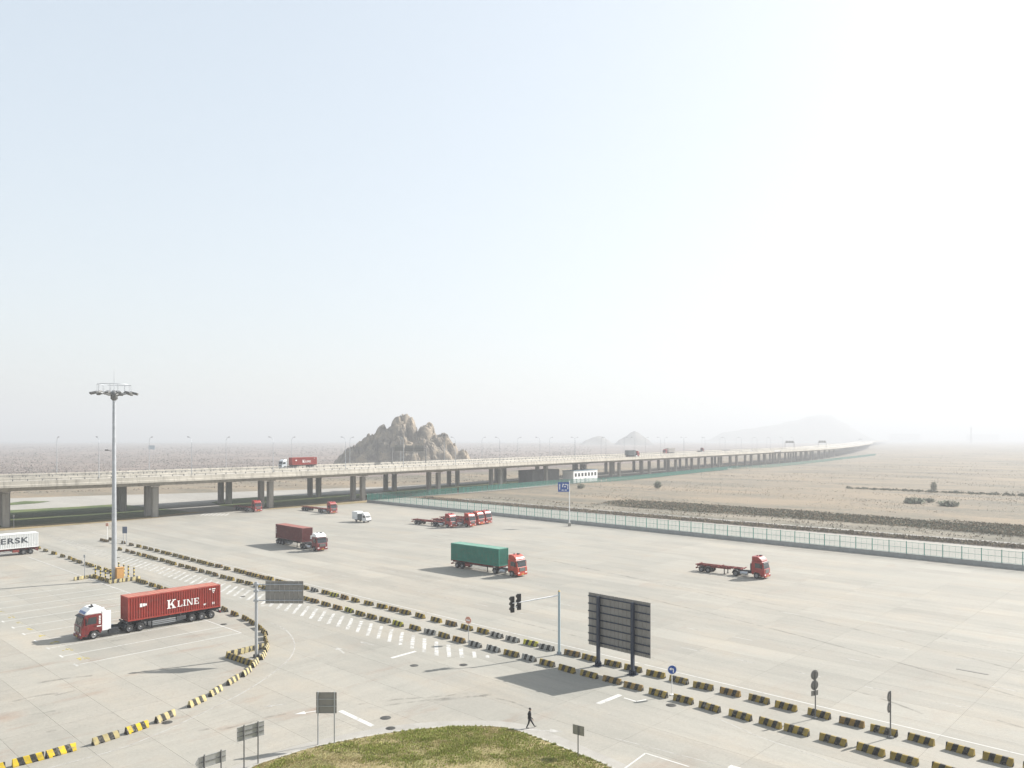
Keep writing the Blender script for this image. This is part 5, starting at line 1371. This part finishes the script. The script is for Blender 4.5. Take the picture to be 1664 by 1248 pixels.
for xs, off, fl, side in ((near_x, 0.15, 1, 'near'), (far_x, 47.85, -1, 'far')):
    for i, x in enumerate(xs):
        s = s_of_x(x, off); p, d, n = at(s)
        t = proto if first else copy_tree(proto); first = False
        q = p + n * off; t.location = (q.x, q.y, DZ + 0.95 - 0.4); t.rotation_euler = (0, 0, math.atan2(n.y * fl, n.x * fl))
        tag(t, f'street lamp on the {side} edge of the viaduct, {ordn(i + 1)} from left', 'street lamp', f'street lamps on the {side} edge')
def gantry(x, o0, o1, label, board=True, zt=6.5):
    s = s_of_x(x, (o0 + o1) / 2); p, d, n = at(s); q = p + n * o0; t = empty('sign_gantry', (q.x, q.y, DZ), math.atan2(n.y, n.x), label, 'gantry', 'sign gantries on the viaduct'); L = o1 - o0
    for xx in (0.0, L):
        b = MB(); b.box((xx, 0, zt / 2), (0.35, 0.35, zt)); b.build('post', STEEL_D, t)
    for z in (zt - 0.1, zt - 1.0):
        b = MB(); b.box((L / 2, 0, z), (L, 0.25, 0.22)); b.build('beam', STEEL_D, t)
    for k in range(3 if board else 0):
        b = MB(); b.box((L * (0.2 + 0.3 * k), -0.25, zt - 0.1), (L * 0.26, 0.08, 2.6)); b.build('board', SIGNBACK, t)
gantry(664, 26.3, 47.6, 'portal gantry with grey boards on the viaduct before the rock', True, 7.6)
for i, x in enumerate((1283, 1336, 1398)): gantry(x, 13 if i % 2 else 36, 22 if i % 2 else 46, f'far sign gantry in the haze, {ordn(i + 1)} from left along the viaduct', True, 7.5)

# =================================================================== UNDER THE VIADUCT
wp = g(943, 782.6); t = empty('site_office', wp, R(52), 'long white hut with a row of windows under the viaduct', 'building')
Lh = 24.0
b = MB(); b.box((0, 0, 3.1), (Lh, 7.0, 6.2)); b.build('wall', WHITE, t)
b = MB(); b.box((0, 0, 6.3), (Lh + 0.4, 7.4, 0.2)); b.build('roof', mat('hut_roof_blue', (0.20, 0.30, 0.38), 0.5), t)
for i in range(7):
    x = -Lh / 2 + 2.2 + i * 3.25
    b = MB(); b.box((x, -3.52, 4.1), (1.9, 0.06, 1.9)); f = b.build('window', STEEL, t)
    b = MB(); b.box((x, -3.56, 4.1), (1.7, 0.04, 1.7)); b.build('pane', GLASS, f)
b = MB(); b.box((0, -3.52, 1.1), (1.1, 0.06, 2.2)); b.build('door', STEEL, t)
wp = g(876, 785.5); t = empty('retaining_wall', wp, R(52), 'dark grey retaining block under the viaduct left of the white hut', 'wall')
for k in range(5):
    b = MB(); b.box((-9.6 + k * 4.8, 0, 3.6), (4.7, 9.0, 7.2)); b.build('block', mat('dark_block', (0.13, 0.135, 0.135), 0.85, var=0.15, scale=0.4, dirt=0.2), t)

# =================================================================== BUSHES IN THE FIELD, FAR THINGS
BG = mat('bush_green', (0.16, 0.18, 0.12), 0.9, var=0.3, scale=0.5); BG2 = mat('bush_olive', (0.20, 0.185, 0.13), 0.9, var=0.3, scale=0.5)
def bush(x, y, w_, h, label, name='bush'):
    p = g(x, y); t = empty(name, p, 0, label, 'bush', 'single bushes in the field'); b = MB()
    for i in range(4): b.tube((0, 0, -0.3), (random.uniform(-.3, .3) * w_, random.uniform(-.3, .3) * w_, h * 0.6), 0.06, 0.02, 5)
    b.build('stem', W3, t); c = MB()
    for _ in range(520):
        v = Vector((random.gauss(0, 1), random.gauss(0, 1), random.gauss(0, 1))).normalized() * random.uniform(0.45, 1) * (0.8 + 0.4 * random.random())
        q = Vector((v.x * w_ / 2, v.y * w_ / 2, h * 0.5 + v.z * h * 0.5)); a = Vector((random.gauss(0, 1), random.gauss(0, 1), random.gauss(0, 1))).normalized() * 0.16 * w_; e = a.orthogonal().normalized() * 0.09 * w_
        c.add((q, q + a + e, q + a - e), ((0, 1, 2),), random.randrange(2))
    c.build('crown', [BG, BG2], t, recalc=False)
bush(1069, 793.5, 3.2, 3.4, 'round dark green bush alone in the dry field'); bush(1517.5, 800, 2.6, 5.0, 'upright green bush on the dark field line')
bush(1485, 816.5, 6.5, 1.2, 'wide low bush in the field below the upright one'); bush(1511, 815.5, 3.0, 1.2, 'smaller low bush right of the wide one'); bush(1541, 821, 6.0, 1.0, 'flat bush patch rightmost of the low field bushes'); bush(944, 793, 3.4, 1.6, 'pale bush at the end of the bank by the blue sign')
S = []
for _ in range(3500):
    k = random.random(); p = g(1375 + 330 * k, 792.5 + 14 * k + random.gauss(0, 0.7)); S.append((p + Vector((0, 0, -0.25)), random.uniform(0.3, 1.3) * (0.4 + max(0, noise.noise(Vector((k * 40, 0, 0))) + 0.5))))
o = tufts('field_line_weeds', S, [W5, W2, W2], 0.45, leaf=True); o['label'] = 'dark line of weeds across the field'
# pylon and shed in the haze
pp = g(1578, 721); t = empty('pylon', pp, 0, 'thin dark pylon standing in the haze', 'pylon')
ph = CAM_H - (693.5 - HY) * pp.y / F
b = MB()
for sx_ in (-1, 1):
    for sy in (-1, 1): b.tube((sx_ * 3.2, sy * 3.2, 0), (sx_ * 0.5, sy * 0.5, ph), 0.4, 0.3, 5)
for i in range(10):
    f0, f1 = i / 10, (i + 1) / 10; r0, r1 = 3.2 - 2.7 * f0, 3.2 - 2.7 * f1
    for (ax, ay), (cx_, cy_) in (((-1, -1), (1, -1)), ((1, 1), (-1, 1)), ((-1, 1), (-1, -1)), ((1, -1), (1, 1))): b.tube((ax * r0, ay * r0, ph * f0), (cx_ * r1, cy_ * r1, ph * f1), 0.25, n=4)
b.build('lattice', STEEL_D, t)
b = MB()
for z in (0.9, 0.96): b.box((0, 0, ph * z), (11 if z < .95 else 7, 0.6, 0.7))
b.build('cross_arm', STEEL_D, t)
def shed(x0, x1, yb, yt, label, m):
    p = g((x0 + x1) / 2, yb); k = p.y / F; L = (x1 - x0) * k; h = (yb - yt) * k
    t = empty('far_shed', p, 0, label, 'building', 'sheds in the haze')
    b = MB(); b.box((0, 0, h * 0.42), (L, 30, h * 0.84)); b.build('wall', m, t)
    b = MB(); b.prism([(-L / 2 - 1, h * 0.84), (L / 2 + 1, h * 0.84), (L / 2 - 2, h), (-L / 2 + 2, h)], -16, 16); b.build('roof', C_GREY, t)
shed(1572, 1622, 716.2, 705.5, 'long low shed beside the pylon in the haze', C_GREY); shed(1446, 1494, 716.5, 705, 'pale shed right of where the viaduct ends', C_PALE); shed(1225, 1262, 717.5, 711.5, 'flat roofed shed behind the viaduct below the far mountain', C_PALE)

# blue notice board out on the scrub land
p = g(246.5, 735); t = empty('scrub_notice', p, 0, 'pale blue notice board standing out on the scrub land', 'sign'); k = p.y / F
b = MB(); b.box((0, 0, 8.0), (10 * k, 0.5, 6.5 * k)); b.build('board', mat('notice_blue', (0.10, 0.20, 0.27), 0.6), t)
for s in (-1, 1):
    b = MB(); b.tube((s * 3.4 * k, 0.3, 0), (s * 3.4 * k, 0.3, 8), 0.25, n=6); b.build('post', STEEL_D, t)

# =================================================================== THE WALKING PERSON
def person(loc, face, k=1.0):
    t = empty('person', loc, face, 'person in dark clothes walking to the right past the grassy island', 'person')
    # local +x is forward; joints: (x, y, z, radius)
    J = {'pel': (0, 0, 0.92, .145), 'waist': (0.01, 0, 1.06, .135), 'chest': (0.03, 0, 1.28, .155), 'neck0': (0.03, 0, 1.44, .085), 'neck': (0.045, 0, 1.50, .058), 'skull0': (0.055, 0, 1.58, .082), 'skull': (0.05, 0, 1.66, .092), 'top': (0.045, 0, 1.715, .06),
         'hipL': (0.02, .09, 0.88, .095), 'kneeL': (0.20, .09, 0.50, .064), 'ankL': (0.42, .09, 0.13, .043), 'heelL': (0.42, .09, 0.08, .042), 'toeL': (0.60, .09, 0.12, .034),
         'hipR': (-0.01, -.09, 0.88, .095), 'kneeR': (-0.08, -.09, 0.48, .064), 'ankR': (-0.26, -.09, 0.10, .043), 'heelR': (-0.27, -.09, 0.055, .042), 'toeR': (-0.06, -.09, 0.035, .034),
         'shL': (0.03, .185, 1.38, .068), 'elL': (-0.10, .225, 1.10, .048), 'wrL': (-0.02, .215, 0.86, .034),
         'shR': (0.03, -.185, 1.38, .068), 'elR': (0.02, -.225, 1.09, .048), 'wrR': (0.20, -.205, 0.90, .034)}
    E_ = [('pel', 'waist'), ('waist', 'chest'), ('chest', 'neck0'), ('neck0', 'neck'), ('neck', 'skull0'), ('skull0', 'skull'), ('skull', 'top'), ('pel', 'hipL'), ('hipL', 'kneeL'), ('kneeL', 'ankL'), ('ankL', 'heelL'), ('heelL', 'toeL'), ('pel', 'hipR'), ('hipR', 'kneeR'), ('kneeR', 'ankR'), ('ankR', 'heelR'), ('heelR', 'toeR'),
          ('chest', 'shL'), ('shL', 'elL'), ('elL', 'wrL'), ('chest', 'shR'), ('shR', 'elR'), ('elR', 'wrR')]
    for sd, (wx, wy, wz) in (('L', (-0.02, .215, 0.86)), ('R', (0.20, -.205, 0.90))):
        f = 0.35 if sd == 'L' else 0.8; s = 1 if sd == 'L' else -1
        J['palm' + sd] = (wx + 0.05 * f, wy, wz - 0.07, .032); E_.append(('wr' + sd, 'palm' + sd))
        for i, ln in enumerate((0.085, 0.095, 0.09, 0.075)):
            o = (i - 1.5) * 0.02
            J[f'f{i}a{sd}'] = (wx + 0.07 * f + o * 0.7, wy + s * .004, wz - 0.10 - ln * 0.3, .0095); J[f'f{i}b{sd}'] = (wx + 0.10 * f + o, wy - s * 0.012, wz - 0.10 - ln, .008)
            E_ += [('palm' + sd, f'f{i}a{sd}'), (f'f{i}a{sd}', f'f{i}b{sd}')]
        J['tha' + sd] = (wx + 0.075 * f + .03, wy - s * .02, wz - 0.06, .011); J['thb' + sd] = (wx + 0.09 * f + .035, wy - s * .03, wz - 0.11, .009); E_ += [('wr' + sd, 'tha' + sd), ('tha' + sd, 'thb' + sd)]
    names = list(J); me = bpy.data.meshes.new('body'); me.from_pydata([J[n][:3] for n in names], [(names.index(a), names.index(c)) for a, c in E_], [])
    o = bpy.data.objects.new('body', me); COL.objects.link(o)
    m = o.modifiers.new('skin', 'SKIN'); m.use_smooth_shade = True
    sv = me.skin_vertices[0].data
    for i, n in enumerate(names): sv[i].radius = (J[n][3] * (0.9 if n in ('chest', 'waist', 'pel') else 1.18 if n[:3] in ('hip', 'kne', 'ank', 'shL', 'shR', 'elL', 'elR') else 1), J[n][3] * (1.2 if n in ('chest', 'waist', 'pel') else 1.18 if n[:3] in ('hip', 'kne', 'ank', 'shL', 'shR', 'elL', 'elR') else 1)); sv[i].use_root = (n == 'pel')
    s2 = o.modifiers.new('sub', 'SUBSURF'); s2.levels = 2; s2.render_levels = 2
    dg = bpy.context.evaluated_depsgraph_get(); bm2 = bpy.data.meshes.new_from_object(o.evaluated_get(dg)); bpy.data.objects.remove(o)
    cloth = mat('dark_clothes', (0.012, 0.012, 0.015), 0.8, var=0.2); skin = mat('skin', (0.32, 0.19, 0.13), 0.6); shoe = mat('shoe_black', (0.008, 0.008, 0.008), 0.4); trou = mat('dark_trousers', (0.016, 0.017, 0.021), 0.85)
    bm2.materials.clear()
    for q in (cloth, skin, shoe, trou): bm2.materials.append(q)
    for pl in bm2.polygons:
        c = pl.center; i = 0
        if c.z > 1.50: i = 1
        elif c.z < 0.10 or (c.z < 0.17 and c.x > 0.36): i = 2
        elif c.z < 0.93 and abs(c.y) < 0.18: i = 3
        elif c.z < 0.87 and abs(c.y) > 0.18: i = 1
        pl.material_index = i; pl.use_smooth = True
    bo = inst('body', bm2, t)
    # face and hair
    h = MB(); h.lathe([(0.098, -0.03), (0.104, 0.02), (0.094, 0.07), (0.05, 0.105), (0.0, 0.112)], (0.035, 0, 1.655), n=16); hb = h.build('hair', mat('hair_black', (0.01, 0.009, 0.008), 0.6), t)
    fm = MB(); fm.box((0.145, 0, 1.615), (0.03, 0.022, 0.04)); fm.build('nose', skin, bo)
    for s in (-1, 1):
        e = MB(); e.box((0.137, s * 0.034, 1.645), (0.012, 0.024, 0.012)); e.build('eye', BLACK, bo); e = MB(); e.box((0.05, s * 0.093, 1.62), (0.04, 0.016, 0.06)); e.build('ear', skin, bo)
    e = MB(); e.box((0.135, 0, 1.575), (0.012, 0.045, 0.010)); e.build('mouth', mat('lips', (0.22, 0.09, 0.08), 0.6), bo)
    j = MB(); j.lathe([(0.172, 0.80), (0.172, 0.88), (0.160, 1.0)], (0.0, 0, 0), n=18); jk = j.build('jacket_hem', cloth, t); jk.scale = (0.92, 1.12, 1)
    t.scale = (k * 1.05, k * 1.15, k)
person(g(860.5, 1183), R(6), 0.95)
